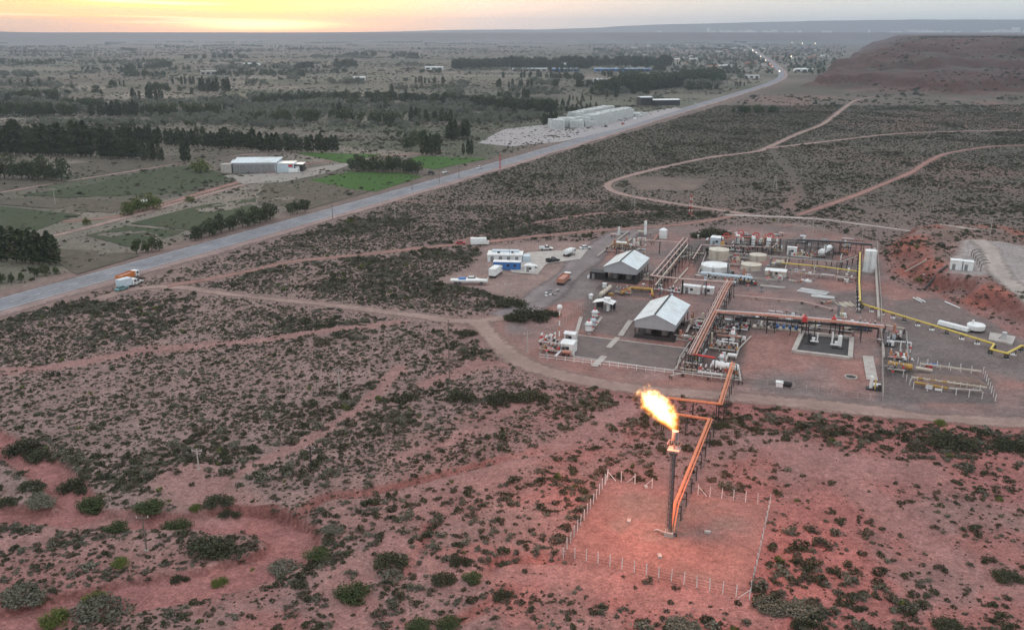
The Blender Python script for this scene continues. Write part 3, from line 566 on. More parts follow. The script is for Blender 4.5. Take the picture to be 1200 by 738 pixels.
cls = np.concatenate([np.full(len(q), i) for i, q in enumerate((x1, x2, x3, x4, x5))]); ns = len(sx)
big = fbm(sx, sy, 26, 71, 2); ssc = rng.lognormal(-.76, .40, ns) * (1 + .25 * ss(250, 600, sy)) * (.85 + .5 * ss(.5, .7, big)); ssc *= 1 + .25 * in_poly(sx, sy, Z['D']) + .45 * in_poly(sx, sy, Z['E'])
ssc = np.clip(ssc, .25, 1.9)
ssc = np.where(cls == 2, rng.uniform(.13, .26, ns), np.where(cls == 3, ssc * 2.6, np.where(cls == 4, ssc * (1.2 + sy / 1100), ssc)))
right = ss(-10, 30, sx - (sy - 120) * .25)
spi0 = 0
prob = np.array([.22, .16, .12, .22, .11, .11, .05, .01]); dk = np.array([.10, .08, .2, .28, .06, .18, .09, .01])
cp = np.cumsum(prob); cd = np.cumsum(dk); u = rng.uniform(0, 1, ns); spi = np.where(rng.uniform(0, 1, ns) < .25 + .45 * right, np.searchsorted(cd / cd[-1], u), np.searchsorted(cp / cp[-1], u)); srz = rng.uniform(0, 6.28, ns)
def put(name, me, loc, s, rz, label, cat, group=None, zs=1.0):
    o = link(name, me); o.location = loc; o.scale = (s, s, s * zs); o.rotation_euler = (0, 0, rz); return tag(o, label, cat, group)
inview = (np.abs(sx) < (sy * CP + HC * SP) * .5714 - .5) & (sy > 108)
size_seen = np.where(inview & (spi != 7), ssc / np.hypot(np.hypot(sx, sy), HC), 0); order = np.argsort(-size_seen)[:290]
solo = np.zeros(ns, bool); solo[order] = True
SRC = [None] * 8
for i in order:
    dkk = SHRUB_KINDS[spi[i]][0]; wst = 'reddish soil' if sx[i] > -5 else 'greyish soil'
    o = put('shrub', SHRUB_ME[spi[i]], (sx[i], sy[i], sz[i] - .03), ssc[i], srz[i], {'grey': 'low pale grey-green shrub', 'brown': 'low dry brown shrub', 'dark': 'low dark olive shrub', 'green': 'low green shrub'}[dkk] + ' scattered over the red foreground soil', 'shrub', {'grey': 'pale grey shrubs of the foreground', 'brown': 'dry brown shrubs of the foreground', 'dark': 'dark olive shrubs of the foreground', 'green': 'green shrubs of the foreground'}[dkk])
    if SRC[spi[i]] is None: SRC[spi[i]] = o
def instancer(name, pos, sc, rz, idx, sources, zs=None):
    me = bpy.data.meshes.new(name); me.vertices.add(len(pos)); me.vertices.foreach_set('co', np.asarray(pos, np.float32).ravel())
    for nm, ty, d in (('sc', 'FLOAT', sc), ('rz', 'FLOAT', rz), ('zs', 'FLOAT', zs if zs is not None else np.ones(len(pos)))): a = me.attributes.new(nm, ty, 'POINT'); a.data.foreach_set('value', np.asarray(d, np.float32))
    a = me.attributes.new('pi', 'INT', 'POINT'); a.data.foreach_set('value', np.asarray(idx, np.int32))
    o = link(name, me); ng = bpy.data.node_groups.new(name, 'GeometryNodeTree'); ng.interface.new_socket('Geometry', in_out='INPUT', socket_type='NodeSocketGeometry'); ng.interface.new_socket('Geometry', in_out='OUTPUT', socket_type='NodeSocketGeometry')
    N, L = ng.nodes.new, ng.links.new; gi = N('NodeGroupInput'); go = N('NodeGroupOutput'); iop = N('GeometryNodeInstanceOnPoints'); iop.inputs['Pick Instance'].default_value = True; L(gi.outputs[0], iop.inputs['Points'])
    jn = N('GeometryNodeJoinGeometry'); infos = []
    for s in sources:
        oi = N('GeometryNodeObjectInfo'); oi.transform_space = 'ORIGINAL'; oi.inputs['Object'].default_value = s; oi.inputs['As Instance'].default_value = True; infos.append(oi)
    for oi in reversed(infos): L(oi.outputs['Geometry'], jn.inputs[0])
    L(jn.outputs[0], iop.inputs['Instance'])
    def attr(nm, ty):
        n = N('GeometryNodeInputNamedAttribute'); n.data_type = ty; n.inputs['Name'].default_value = nm; return n.outputs[0]
    L(attr('pi', 'INT'), iop.inputs['Instance Index'])
    cx = N('ShaderNodeCombineXYZ'); L(attr('rz', 'FLOAT'), cx.inputs[2]); L(cx.outputs[0], iop.inputs['Rotation'])
    m = N('ShaderNodeMath'); m.operation = 'MULTIPLY'; s_ = attr('sc', 'FLOAT'); L(s_, m.inputs[0]); L(attr('zs', 'FLOAT'), m.inputs[1])
    cs = N('ShaderNodeCombineXYZ'); L(s_, cs.inputs[0]); L(s_, cs.inputs[1]); L(m.outputs[0], cs.inputs[2]); L(cs.outputs[0], iop.inputs['Scale']); L(iop.outputs[0], go.inputs[0])
    md = o.modifiers.new('scatter', 'NODES'); md.node_group = ng; return o
# bushes one can point at
BUSHES = [ # px, py (foot), width px, kind, label
 (250, 646, 58, 4, 'broad dark green bush inside the bend of the red wash'), (206, 620, 38, 1, 'olive green bush left of the broad bush in the wash bend'), (371, 652, 34, 1, 'bright green bush outside the bend of the wash'), (412, 698, 46, 1, 'green spreading bush at the fork of the sandy tracks'),
 (66, 728, 36, 2, 'yellowish green bush at the lower edge near the wash'), (112, 705, 30, 2, 'yellow-green bush standing behind the grey lower-left bush'), (120, 722, 70, 3, 'wide grey bush at the lower edge of the wash'), (458, 660, 40, 0, 'lone dark oval bush on bare soil right of the wash'),
 (30, 530, 46, 0, 'dark bush clump above the head of the wash'), (54, 537, 38, 0, 'round dark bush at the top rim of the wash'), (90, 573, 40, 0, 'dark bush on the right bank of the upper wash'), (110, 594, 44, 1, 'green dark bush on the inner bank of the wash'), (174, 597, 38, 1, 'green bush above the middle of the wash'),
 (230, 596, 16, 2, 'small yellow bush above the middle of the wash'), (38, 572, 30, 0, 'dark bush in the island of the upper wash'), (48, 590, 34, 3, 'grey bush at the lower end of the wash island'), (8, 590, 26, 0, 'dark bush at the left edge beside the wash'), (136, 620, 30, 1, 'low green bush between the wash and the utility pole'),
 (256, 590, 34, 0, 'dark bush on the slope above the cut bank'), (270, 603, 26, 0, 'dark bush at the left end of the cut bank'), (142, 661, 22, 2, 'pale yellow-green bush left of the broad wash bush'), (258, 684, 20, 2, 'small yellow-flowered bush in the lower wash'), (211, 679, 22, 0, 'small dark bush in the middle of the lower wash'),
 (335, 668, 40, 3, 'grey feathery bush at the outer side of the wash bend'), (28, 700, 52, 3, 'wide grey bush on the lower bank of the wash'), (46, 706, 14, 2, 'tiny yellow bush on the lower bank of the wash'), (540, 660, 26, 0, 'dark bush beside the small gully'), (520, 680, 30, 0, 'dark bush below the lone oval bush'), (553, 678, 26, 1, 'olive bush right of the small gully'),
 (590, 700, 26, 0, 'dark bush above the lower edge centre'), (490, 735, 32, 1, 'green bush cut by the lower edge'), (525, 733, 34, 1, 'second green bush at the lower edge beside the first'), (390, 622, 26, 3, 'grey bush above the lone oval bush'), (1103, 497, 16, 2, 'yellow-green bush beside the plant road'), (1115, 522, 50, 0, 'long dark bush in the strip below the plant road'), (1185, 525, 36, 0, 'dark bush at the right edge below the plant road'),
 (905, 712, 44, 3, 'pale grey bush below the flare pad corner'), (940, 718, 44, 3, 'second pale grey bush beside the first below the pad'), (800, 735, 40, 3, 'pale grey bush on the lower edge below the pad'), (1110, 735, 36, 0, 'dark bush on the lower edge at the right'), (1180, 678, 34, 0, 'dark bush beside the diagonal track at the right'),
 (620, 374, 44, 0, 'dark bush clump on the corner of the yard entrance'), (602, 374, 24, 0, 'smaller bush left of the yard entrance clump'), (643, 370, 26, 0, 'bush right of the yard entrance clump'), (600, 358, 34, 0, 'dark bush at the tip of the scrub beside the yard'), (838, 276, 34, 0, 'large dark bush behind the cream tanks'), (820, 278, 22, 0, 'small dark bush left of the large bush behind the tanks'),
 (548, 392, 22, 0, 'dark bush on the corner of the junction'), (845, 500, 20, 0, 'dark bush under the flare pipe loop'), (838, 520, 16, 0, 'dark bush beside the flare pipe loop'), (590, 470, 40, 0, 'dark bush by the tall thin pole'), (540, 468, 34, 0, 'dark bush left of the tall thin pole'), (625, 468, 36, 0, 'wide dark bush right of the tall thin pole')]
for px, py, w, k, lab in BUSHES:
    p = P(px, py); s = w / (FPX / (p.y * CP + (HC - p.z) * SP)) / 2.1
    put('bush', BUSH_ME[k], (p.x, p.y, p.z - .05), s * 1.12, random.uniform(-.4, .4), lab, 'bush', zs=.78)
# ------------------------------------------------------------------ trees
def poplar_pts(n, h, r, g):
    z = g.uniform(.06, 1, n) ** .85; rr = r * np.minimum(1, z * 5) * (1.02 - z ** 5.0) * g.uniform(.35, 1, n) ** .5 * (1 + .25 * np.sin(z * 21 + g.uniform(0, 6))); t = g.uniform(0, 6.28, n); return np.stack([rr * np.cos(t), rr * np.sin(t), z * h], 1)
def round_pts(n, h, r, g, k=16, low=.18):
    cc = []
    for i in range(k):
        t = g.uniform(0, 6.28); q = math.sqrt(g.uniform(0, 1)) * .68; cc.append((r * q * math.cos(t), r * q * math.sin(t), h * (low + (.92 - low) * g.uniform(.15, 1) * (1.1 - .55 * q))))
    cc = np.array(cc); w = cc[g.integers(0, k, n)]; d = g.normal(size=(n, 3)); d /= np.linalg.norm(d, axis=1)[:, None]; d *= g.uniform(.3, 1, n)[:, None] ** .5
    p = w + d * np.array([r * .36, r * .36, h * .17]); p[:, 2] = np.clip(p[:, 2], h * .05, None); return p
def trunk_me(h, r, limbs, g):
    b = MB(); b.tube((0, 0, 0), (0, 0, h * .45), r, 7, r * .7); b.tube((0, 0, h * .45), (0.05 * h, 0, h * .8), r * .7, 6, r * .2)
    for i in range(limbs):
        t = g.uniform(0, 6.28); z = h * g.uniform(.2, .5); b.tube((0, 0, z), (h * .22 * math.cos(t), h * .22 * math.sin(t), z + h * g.uniform(.15, .3)), r * .45, 5, r * .12)
    return b.mesh('trunk')
def tree_kind(kind, seed):
    g = np.random.default_rng(seed)
    if kind == 'poplar': c = leaves(poplar_pts(760, 1, .10, g), .032, seed, LM['poplar'], 'crown'); t = trunk_me(1, .012, 5, g)
    elif kind == 'round': c = leaves(round_pts(900, 1, .48, g), .042, seed, LM['poplar'], 'crown'); t = trunk_me(1, .03, 5, g)
    elif kind == 'olive': c = leaves(round_pts(420, 1, .62, g, 12, .22), .06, seed, LM['olive'], 'crown'); t = trunk_me(1, .035, 4, g)
    elif kind == 'bright': c = leaves(round_pts(1100, 1, .62, g, 20, .1), .045, seed, LM['green'], 'crown'); t = trunk_me(1, .035, 5, g)
    else: c = leaves(round_pts(600, 1, .40, g, 14, .12), .05, seed, LM['mid'], 'crown'); t = trunk_me(1, .028, 4, g)
    t.materials.append(bark); return c, t
TK = {k: [tree_kind(k, 700 + 10 * i + j) for j in range(3 if k in ('poplar', 'round') else 2)] for i, k in enumerate(('poplar', 'round', 'olive', 'bright', 'mid'))}
CROWN_SRC = {}
def tree(kind, x, y, h, label, group=None, name=None, wide=1.0):
    j = random.randrange(len(TK[kind])); c, t = TK[kind][j]; z = H1(x, y)
    e = empty(name or {'poplar': 'poplar_tree', 'round': 'evergreen_tree', 'olive': 'olive_tree', 'bright': 'leafy_tree', 'mid': 'young_tree'}[kind], (x, y, z - .1), random.uniform(0, 6.28), label, 'tree', group)
    e.scale = (h * wide, h * wide, h); co = link('crown', c, None, e); link('trunk', t, None, e); CROWN_SRC.setdefault((kind, j), co); return e
def row(kind, px0, px1, h, gap, label, group, wide=1.0, jit=.8, hvar=.2):
    a, b = np.array(G(*px0)), np.array(G(*px1)); n = max(1, int(np.linalg.norm(b - a) / gap))
    for i in range(n + 1):
        q = a + (b - a) * (i / n) + rng.uniform(-jit, jit, 2); tree(kind, q[0], q[1], h * random.uniform(1 - hvar, 1 + hvar), label, group, wide=wide)
row('poplar', (-3, 181), (106, 184), 20, 2.0, 'dark poplar in the dense windbreak at the left edge', 'poplars of the left windbreak', 1.7)
row('poplar', (117, 185), (160, 186.5), 15, 2.0, 'dark poplar in the short clipped windbreak block', 'poplars of the short windbreak block', 1.7, .4, .05)
row('poplar', (88, 167), (186, 170), 12, 2.6, 'dark poplar in the windbreak behind the short block', 'poplars of the second windbreak', 1.8)
row('poplar', (196, 171), (232, 172), 12.5, 2.4, 'dark poplar in the short row between the bundles and the shed', 'poplars of the short row', 1.6)
row('poplar', (240, 173), (300, 175), 13, 2.5, 'dark poplar in the windbreak left of the white packing shed', 'poplars of the windbreak by the shed', 1.8)
row('poplar', (304, 178), (392, 178), 12, 2.6, 'dark poplar in the windbreak behind the white packing shed', 'poplars behind the packing shed', 1.8, 1.4)
row('poplar', (168, 188), (182, 188.5), 12, 1.8, 'thin cypress-like tree in the left of three small bundles', 'trees of the left bundle', 1.2)
row('poplar', (186, 189), (192, 189), 11, 1.7, 'thin cypress-like tree in the middle bundle', 'trees of the middle bundle', 1.2)
row('poplar', (213, 190), (221, 190), 13, 1.7, 'thin cypress-like tree in the right bundle near the shed', 'trees of the right bundle', 1.2)
row('round', (-4, 209), (72, 212), 13, 5.0, 'dark broad evergreen in the clump at the left edge', 'evergreens of the left clump', 1.0, 2.0, .25)
row('poplar', (-4, 305), (9, 306), 12, 1.6, 'dark tall tree in the block cut by the left edge', 'trees cut by the left edge', 1.6)
row('poplar', (19, 307), (66, 310), 12, 1.7, 'dark tall tree in the near block beside the highway', 'trees of the near dark block', 1.7, .8, .14)
row('mid', (0, 332), (68, 321), 4.2, 3.4, 'young green tree along the highway fence at the left edge', 'young trees at the left edge', 1.0)
row('mid', (160, 297), (190, 293), 6.5, 3.0, 'bushy green tree in the small group above the truck', 'trees above the parked truck', .9)
row('round', (228, 281), (318, 258), 7.5, 3.6, 'dark round tree in the roadside row along the highway', 'dark roadside trees', 1.0, .8, .2)
row('round', (342, 252), (356, 249), 7.5, 3.4, 'dark round tree in the pair further up the highway', 'pair of roadside trees', .9)
row('round', (414, 201), (490, 204), 9, 5.0, 'dark round tree in the clump between the two green fields', 'trees between the green fields', 1.1, 1.8, .2)
row('round', (424, 199), (480, 200), 9, 6.0, 'dark round tree in the back of the clump between green fields', 'back trees between the green fields', 1.1, 1.8, .2)
tree('bright', *G(235, 202), 9.5, 'bright green rounded tree left of the white packing shed', wide=1.1)
tree('bright', *G(150, 252), 7.0, 'bright green tree leftmost of the lane-side group'); tree('bright', *G(163, 248), 8.0, 'bright green tree in the middle of the lane-side group'); tree('bright', *G(180, 245), 8.4, 'bright green tree rightmost of the lane-side group', wide=1.15)
tree('bright', *G(102, 263), 3.6, 'small bright green tree beside the pale lane'); tree('bright', *G(222, 236), 3.0, 'small yellow-green tree beside the field lane', wide=1.6)
for a, b_, h, lab in ((495, 182, 13, 'left'), (505, 181, 11, 'middle'), (543, 182, 10, 'right')): row('poplar', (a, b_), (a + 9, b_), h, 2.2, f'dark slim tree in the {lab} tuft above the green fields', f'{lab} tuft of slim trees', 1.2)
row('poplar', (634, 147), (650, 143), 10, 4.0, 'dark conifer left of the crate stacks', 'conifers behind the crate stacks', 1.7, 3.0, .25)
row('poplar', (664, 132), (698, 128), 7, 9.0, 'small dark conifer behind the middle of the crate stacks', 'small conifers beside the stacks', 1.5)
# far woods, orchards and hedges: one mass
T = []
def far_row(px0, px1, h, gap, kind, spread=2.0):
    a, b = np.array(G(*px0)), np.array(G(*px1)); n = max(1, int(np.linalg.norm(b - a) / gap)); t = rng.uniform(0, 1, n)
    for q, p in enumerate(t): w = a + (b - a) * p + rng.normal(0, spread, 2); T.append((w[0], w[1], h * rng.uniform(.7, 1.2), kind))
for r_ in (((0, 136), (88, 136), 14, 2.2, 'mid'), ((110, 136), (162, 137), 14, 1.9, 'poplar'), ((168, 136), (250, 137), 13, 2.4, 'mid'), ((228, 108), (272, 108), 18, 3, 'poplar'), ((150, 118), (190, 116), 14, 3, 'poplar'), ((0, 118), (60, 117), 8, 5, 'olive'), ((300, 122), (420, 118), 12, 3.0, 'round'), ((400, 118), (560, 124), 13, 3.0, 'round'), ((560, 128), (650, 135), 15, 3.0, 'round'),
           ((480, 142), (530, 144), 12, 3, 'poplar'), ((330, 143), (372, 143), 13, 2.5, 'mid'), ((390, 142), (410, 142), 12, 2.5, 'mid'), ((415, 145), (465, 145), 12, 2.4, 'mid'), ((300, 142), (330, 142), 10, 3, 'mid'), ((520, 165), (555, 160), 13, 2.4, 'poplar'), ((490, 170), (515, 170), 10, 3, 'mid'), ((470, 176), (484, 176), 9, 3, 'round'), ((455, 160), (500, 164), 8, 4, 'mid'),
           ((695, 112), (735, 108), 13, 3.0, 'mid'), ((708, 111), (845, 96), 19, 2.2, 'round'), ((720, 106), (845, 92), 19, 2.2, 'round'), ((740, 108), (800, 101), 17, 2.6, 'round'), ((700, 105), (740, 102), 15, 3, 'mid'), ((532, 83), (610, 79), 24, 4, 'round'), ((600, 80), (785, 79), 26, 4, 'round'), ((600, 83), (700, 82), 22, 5, 'round'), ((530, 78), (790, 76), 20, 7, 'mid'), ((145, 83), (200, 80), 16, 7, 'round'), ((395, 80), (420, 79), 20, 5, 'round'),
           ((215, 70), (300, 69), 16, 9, 'round'), ((345, 82), (365, 80), 16, 6, 'round'), ((460, 68), (490, 68), 20, 8, 'round'), ((400, 68), (440, 67), 20, 9, 'round'), ((640, 92), (690, 95), 12, 5, 'mid'), ((600, 150), (650, 146), 7, 5, 'olive'), ((610, 158), (640, 150), 7, 5, 'olive')): far_row(*r_)
for k in range(230):      # hedges and shelter belts further off
    py = 50 + 85 * random.random() ** 1.6; px = random.uniform(-40, 860); ln = random.uniform(12, 95) * (.6 if py > 95 else 1.0); far_row((px, py), (px + ln, py + random.uniform(-1.2, 1.2)), random.uniform(7, 14), 3.4 + (135 - py) * .07, random.choice(['round', 'mid', 'olive', 'olive', 'poplar']), 4)
for k in range(60):       # orchards of grey-green round trees
    px, py = random.choice([(random.uniform(300, 640), random.uniform(116, 150)), (random.uniform(300, 640), random.uniform(118, 140)), (random.uniform(20, 320), random.uniform(118, 150)), (random.uniform(0, 800), random.uniform(85, 118))]); c = np.array(G(px, py)); n = 40
    q = c + rng.normal(0, 1, (n, 2)) * np.array([26, 14]) * (1 + max(0, 115 - py) / 40)
    for w in q: T.append((w[0], w[1], rng.uniform(4, 7.5), 'olive' if random.random() < .8 else 'mid'))
for k in range(1100):     # gardens and street trees of the town
    px = random.uniform(690, 990); py = 52 + 36 * random.random() ** 1.3
    if px < 800 and py > 74: continue
    w = np.array(G(px, py)); T.append((w[0], w[1], rng.uniform(6, 13), random.choice(['round', 'mid', 'olive', 'mid'])))
apin = in_poly(np.array([t[0] for t in T]), np.array([t[1] for t in T]), APRON); T = [t for t, q in zip(T, apin) if not q and seg_dist(np.array([t[0]]), np.array([t[1]]), HWY)[0] > 15 and not (t[1] > 1000 and H1(t[0], t[1]) > 3)]
for kd, j in (('olive', 0), ('olive', 1)):      # two nearer olive trees that also lend their crown shape to the orchards
    c, t_ = TK[kd][j]; w = G(480 + 24 * j, 163 + 3 * j); e = empty('olive_tree', (w[0], w[1], 0), j, ['grey-green olive tree above the green fields', 'second grey-green olive tree right of the first'][j], 'tree'); e.scale = (7, 7, 7); CROWN_SRC[(kd, j)] = link('crown', c, None, e); link('trunk', t_, None, e)
ck = [k for k in CROWN_SRC]; kid = {}
for i, k in enumerate(ck): kid.setdefault(k[0], []).append(i)
ta = np.array([(t[0], t[1], t[2]) for t in T]); tz = HG(ta[:, 0], ta[:, 1]); tk = np.array([random.choice(kid[t[3]]) for t in T]); wid = np.array([{'poplar': 1.5}.get(t[3], 1.0) for t in T])
tag(instancer('distant_woods', np.stack([ta[:, 0], ta[:, 1], tz - .2], 1), ta[:, 2] * wid, rng.uniform(0, 6.28, len(T)), tk, [CROWN_SRC[k] for k in ck], 1 / wid), 'far windbreaks, orchards and town trees spread over the valley', 'woods', kind='stuff')
for k in range(8):
    if SRC[k] is None: SRC[k] = put('shrub', SHRUB_ME[k], (*G(240 + 8 * k, 668), 0), .5, k, ['', '', 'dry', '', '', '', '', 'small green shrub growing in the lower wash bed'][k] or 'small shrub growing in the lower wash bed', 'shrub')
rest = ~solo
tag(instancer('desert_scrub', np.stack([sx[rest], sy[rest], sz[rest] - .03], 1), ssc[rest], srz[rest], spi[rest], SRC), 'countless low grey-green shrubs covering the dry plain', 'scrub', kind='stuff')
print('shrubs', ns, 'far trees', len(T))
# ================================================================== THE PLANT
A0 = rad(-21.5)                               # bearing of the plant's grid
M = {'roof': mat('roof_sheet', (0.62, 0.68, 0.70), .45, .1, .12, .5, tint=(0.45, .46, .45)), 'gable': mat('gable_sheet', (0.36, 0.37, 0.39), .55, .1, .14, .6), 'dark': mat('dark_steel', (0.045, 0.043, 0.045), .6, .2, .3, 2), 'grey': mat('grey_steel', (0.26, 0.26, 0.27), .5, .3, .2, 2, tint=(.18, .14, .12)), 'white': mat('white_paint', (0.72, 0.74, 0.74), .45, 0, .12, .8, tint=(.52, .49, .45)), 'cream': mat('cream_paint', (0.54, 0.49, 0.41), .5, 0, .16, .7, tint=(.40, .31, .24)),
     'rust': mat('rust_pipe', (0.46, 0.22, 0.16), .6, .1, .25, 1.5, tint=(.28, .15, .11)), 'pink': mat('faded_pipe', (0.50, 0.36, 0.32), .6, 0, .2, 1.5, tint=(.36, .24, .21)), 'yellow': mat('yellow_pipe', (0.62, 0.47, 0.10), .5, 0, .15, 1.5, tint=(.45, .33, .13)), 'ochre': mat('ochre_paint', (0.45, 0.27, 0.07), .55, 0, .2, 1.2, tint=(.25, .15, .08)), 'concrete': mat('concrete', (0.42, 0.39, 0.36), .9, 0, .2, .9, .3, tint=(.33, .26, .23)), 'blue': mat('blue_paint', (0.05, 0.16, 0.42), .5, 0, .2, 1), 'red': mat('red_paint', (0.50, 0.05, 0.05), .5, 0, .2, 1.5), 'glass': mat('dark_glass', (0.03, 0.035, 0.045), .12, 0, .1, 1, spec=.6), 'tyre': mat('tyre', (0.025, 0.024, 0.024), .9), 'silver': mat('silver_clad', (0.60, 0.62, 0.64), .35, .5, .15, 1.2), 'wood': mat('post_wood', (0.16, 0.13, 0.11), .9, 0, .25, 3), 'orange': mat('orange_paint', (0.55, 0.19, 0.06), .5, 0, .2, 1), 'flareorange': mat('flare_line_flamelit', (0.56, 0.20, 0.10), .5, 0, .2, 1.5, tint=(.42, .16, .09)), 'teal': mat('teal_paint', (0.16, 0.33, 0.32), .5, 0, .2, 1), 'paleblue': mat('pale_blue', (0.50, 0.58, 0.64), .5, 0, .15, 1), 'slab': mat('dark_gravel', (0.150, 0.122, 0.116), .95, 0, .3, .35, .5, tint=(.19, .14, .125), bscale=3), 'soil': mat('oily_soil', (0.06, 0.055, 0.055), .8, 0, .3, .6), 'black': mat('black_rubber', (0.03, 0.03, 0.032), .7)}  # flareorange: rust orange with the flame's glow put into the base colour
class T_:
    """a thing: an Empty at its base on the plant grid, plus a way to turn surveyed points into its own axes"""
    def __init__(s, name, base, label, cat, group=None, rz=A0, z=None):
        p = base if isinstance(base, Vector) else P(*base); s.o = Vector((p.x, p.y, p.z if z is None else z)); s.rz = rz; s.e = empty(name, s.o, rz, label, cat, group)
        s.c, s.s = math.cos(-rz), math.sin(-rz)
    def L(s, px, py, z=0.0):
        g = G(px, py, s.o.z + z); dx, dy = g[0] - s.o.x, g[1] - s.o.y; return Vector((dx * s.c - dy * s.s, dx * s.s + dy * s.c, z))
    def put(s, name, mb, m, parent=None, smooth=False): return mb.build(name, M[m] if isinstance(m, str) else m, parent or s.e, smooth)
def base_of(px, py, z):                       # ground point under a surveyed point at height z
    g = G(px, py, z); return Vector((g[0], g[1], 0))
# ---- sheds
def shed(px, py, W, Lh, eave, ridge, label, skirt=3.0):
    t = T_('compressor_shed', base_of(px, py, eave), label, 'shed'); sl = (ridge - eave) / (W / 2)
    for sg in (0, 1):                         # each slope a run of sheets with standing seams
        n = int(Lh / 1.02)
        for k in range(n):
            y0, y1 = -.3 + k * (Lh + .6) / n, -.3 + (k + 1) * (Lh + .6) / n - .035; b = MB(); x0, x1 = (-.35, W / 2 - .12) if sg == 0 else (W + .35, W / 2 + .12); z0 = eave - .35 * sl; z1 = ridge - .12 * sl; dz = .02 * (k % 2)
            b.add([(x0, y0, z0 + dz), (x1, y0, z1 + dz), (x1, y1, z1 + dz), (x0, y1, z0 + dz), (x0, y0, z0 + dz + .07), (x1, y0, z1 + dz + .07), (x1, y1, z1 + dz + .07), (x0, y1, z0 + dz + .07)], [(0, 1, 2, 3), (7, 6, 5, 4), (0, 4, 5, 1), (1, 5, 6, 2), (2, 6, 7, 3), (3, 7, 4, 0)]); t.put('roof_sheet', b, 'roof')
    t.put('ridge_vent', MB().box(W / 2, Lh / 2, ridge + .06, .5, Lh + .2, .22), 'dark')
    for y in (0.05, Lh - .05):
        b = MB(); b.add([(0, y - .04, skirt), (W, y - .04, skirt), (W, y - .04, eave - .02), (W / 2, y - .04, ridge - .04), (0, y - .04, eave - .02), (0, y + .04, skirt), (W, y + .04, skirt), (W, y + .04, eave - .02), (W / 2, y + .04, ridge - .04), (0, y + .04, eave - .02)], [(0, 1, 2, 3, 4), (9, 8, 7, 6, 5), (0, 5, 6, 1), (1, 6, 7, 2), (2, 7, 8, 3), (3, 8, 9, 4), (4, 9, 5, 0)]); t.put('gable_panel', b, 'gable')
    for x in (.05, W - .05): t.put('side_panel', MB().box(x, Lh / 2, (skirt + eave) / 2 - .1, .08, Lh - .3, eave - skirt - .3), 'gable')
    for x in (.15, W - .15):
        for k in range(5): t.put('column', MB().bar((x, .2 + k * (Lh - .4) / 4, 0), (x, .2 + k * (Lh - .4) / 4, eave - .3), .22), 'dark')
    t.put('low_wall', MB().box(W / 2, .12, .5, W - .6, .18, .95), 'dark'); t.put('floor_slab', MB().box(W / 2, Lh / 2, .08, W + .6, Lh + .6, .16), 'soil')
    return t
def compressor(shed_t, x, y, label):
    p = shed_t.e.location; c, s = math.cos(A0), math.sin(A0); t = T_('gas_compressor', Vector((p.x + x * c - y * s, p.y + x * s + y * c, .16)), label, 'compressor')
    t.put('skid', MB().box(0, 0, .2, 2.4, 6.5, .4), 'dark'); t.put('engine_block', MB().box(0, -1.4, 1.2, 1.5, 3.0, 1.6).box(0, -1.4, 2.1, .8, 2.4, .3), 'grey')
    for k in (-1, 1): t.put('cylinder', MB().tube((k * .5, 1.6, 1.0), (k * 1.5, 1.6, 1.0), .42, 10), 'dark', smooth=True)
    t.put('cooler', MB().box(0, 2.9, 1.5, 2.3, .8, 2.4), 'grey'); t.put('exhaust_pipe', MB().tube((.3, -2.2, 2.0), (.3, -2.2, 3.4), .18, 8), 'rust', smooth=True)
sA = shed(744, 375, 11.0, 20.0, 5.0, 7.3, 'near open-sided metal shed with pale gabled roof beside the gravel slab'); sB = shed(708, 312, 11.2, 17.0, 5.2, 7.6, 'far open-sided metal shed with pale gabled roof and dark annex', 3.2)
for s_, w in ((sA, 'near'), (sB, 'far')):
    for x, q in ((3.2, 'left'), (7.6, 'right')): compressor(s_, x, 6.0, f'{q} dark gas compressor under the {w} shed roof')
t = T_('annex_hut', base_of(691, 318, 2.6), 'low black lean-to hut against the far shed', 'hut'); t.put('wall', MB().box(2.6, 2.4, 1.2, 5.0, 4.4, 2.4), 'black'); t.put('roof', MB().box(2.6, 2.4, 2.46, 5.4, 4.8, .1), 'dark'); t.put('door', MB().box(1.2, .17, 1.0, .9, .06, 1.9), 'grey'); t.put('white_bin', MB().box(-.5, .6, .5, .7, .7, 1.0), 'white')
# ---- gravel slab with kerbs and paths
t = T_('gravel_slab', (672, 418), 'dark gravel rectangle edged with pale kerbs in front of the near shed', 'slab'); c4 = [t.L(*q) for q in ((672, 418), (790, 435), (806, 409), (676, 393))]
t.put('gravel_bed', MB().add([(p.x, p.y, .12) for p in c4], [(0, 1, 2, 3)]), 'slab')
for a, b in zip(c4, c4[1:] + c4[:1]): t.put('kerb', MB().bar(a + Vector((0, 0, .1)), b + Vector((0, 0, .1)), .45, .25), 'concrete')
for a, b, w, lab in (((739, 376), (727, 394), 1.5, 'pale concrete path from the near shed to the gravel slab'), ((724, 396), (713, 408), 1.5, 'pale concrete path crossing onto the gravel slab'), ((708, 418), (696, 430), 1.7, 'short pale concrete path at the front fence'), ((1017, 418), (1022, 446), 2.6, 'wide pale concrete walkway near the right fence'), ((681, 372), (675, 392), 1.0, 'pale concrete strip beside the white tanks'), ((705, 372), (690, 392), .8, 'narrow pale strip beside the dark yard')):
    t = T_('concrete_path', a, lab, 'path'); d = t.L(*b); n = max(2, int(d.length / 1.6))
    for k in range(n): p0 = d * (k / n); p1 = d * ((k + .96) / n); t.put('paving_slab', MB().bar(p0 + Vector((0, 0, .16)), p1 + Vector((0, 0, .16)), w, .16), 'concrete')
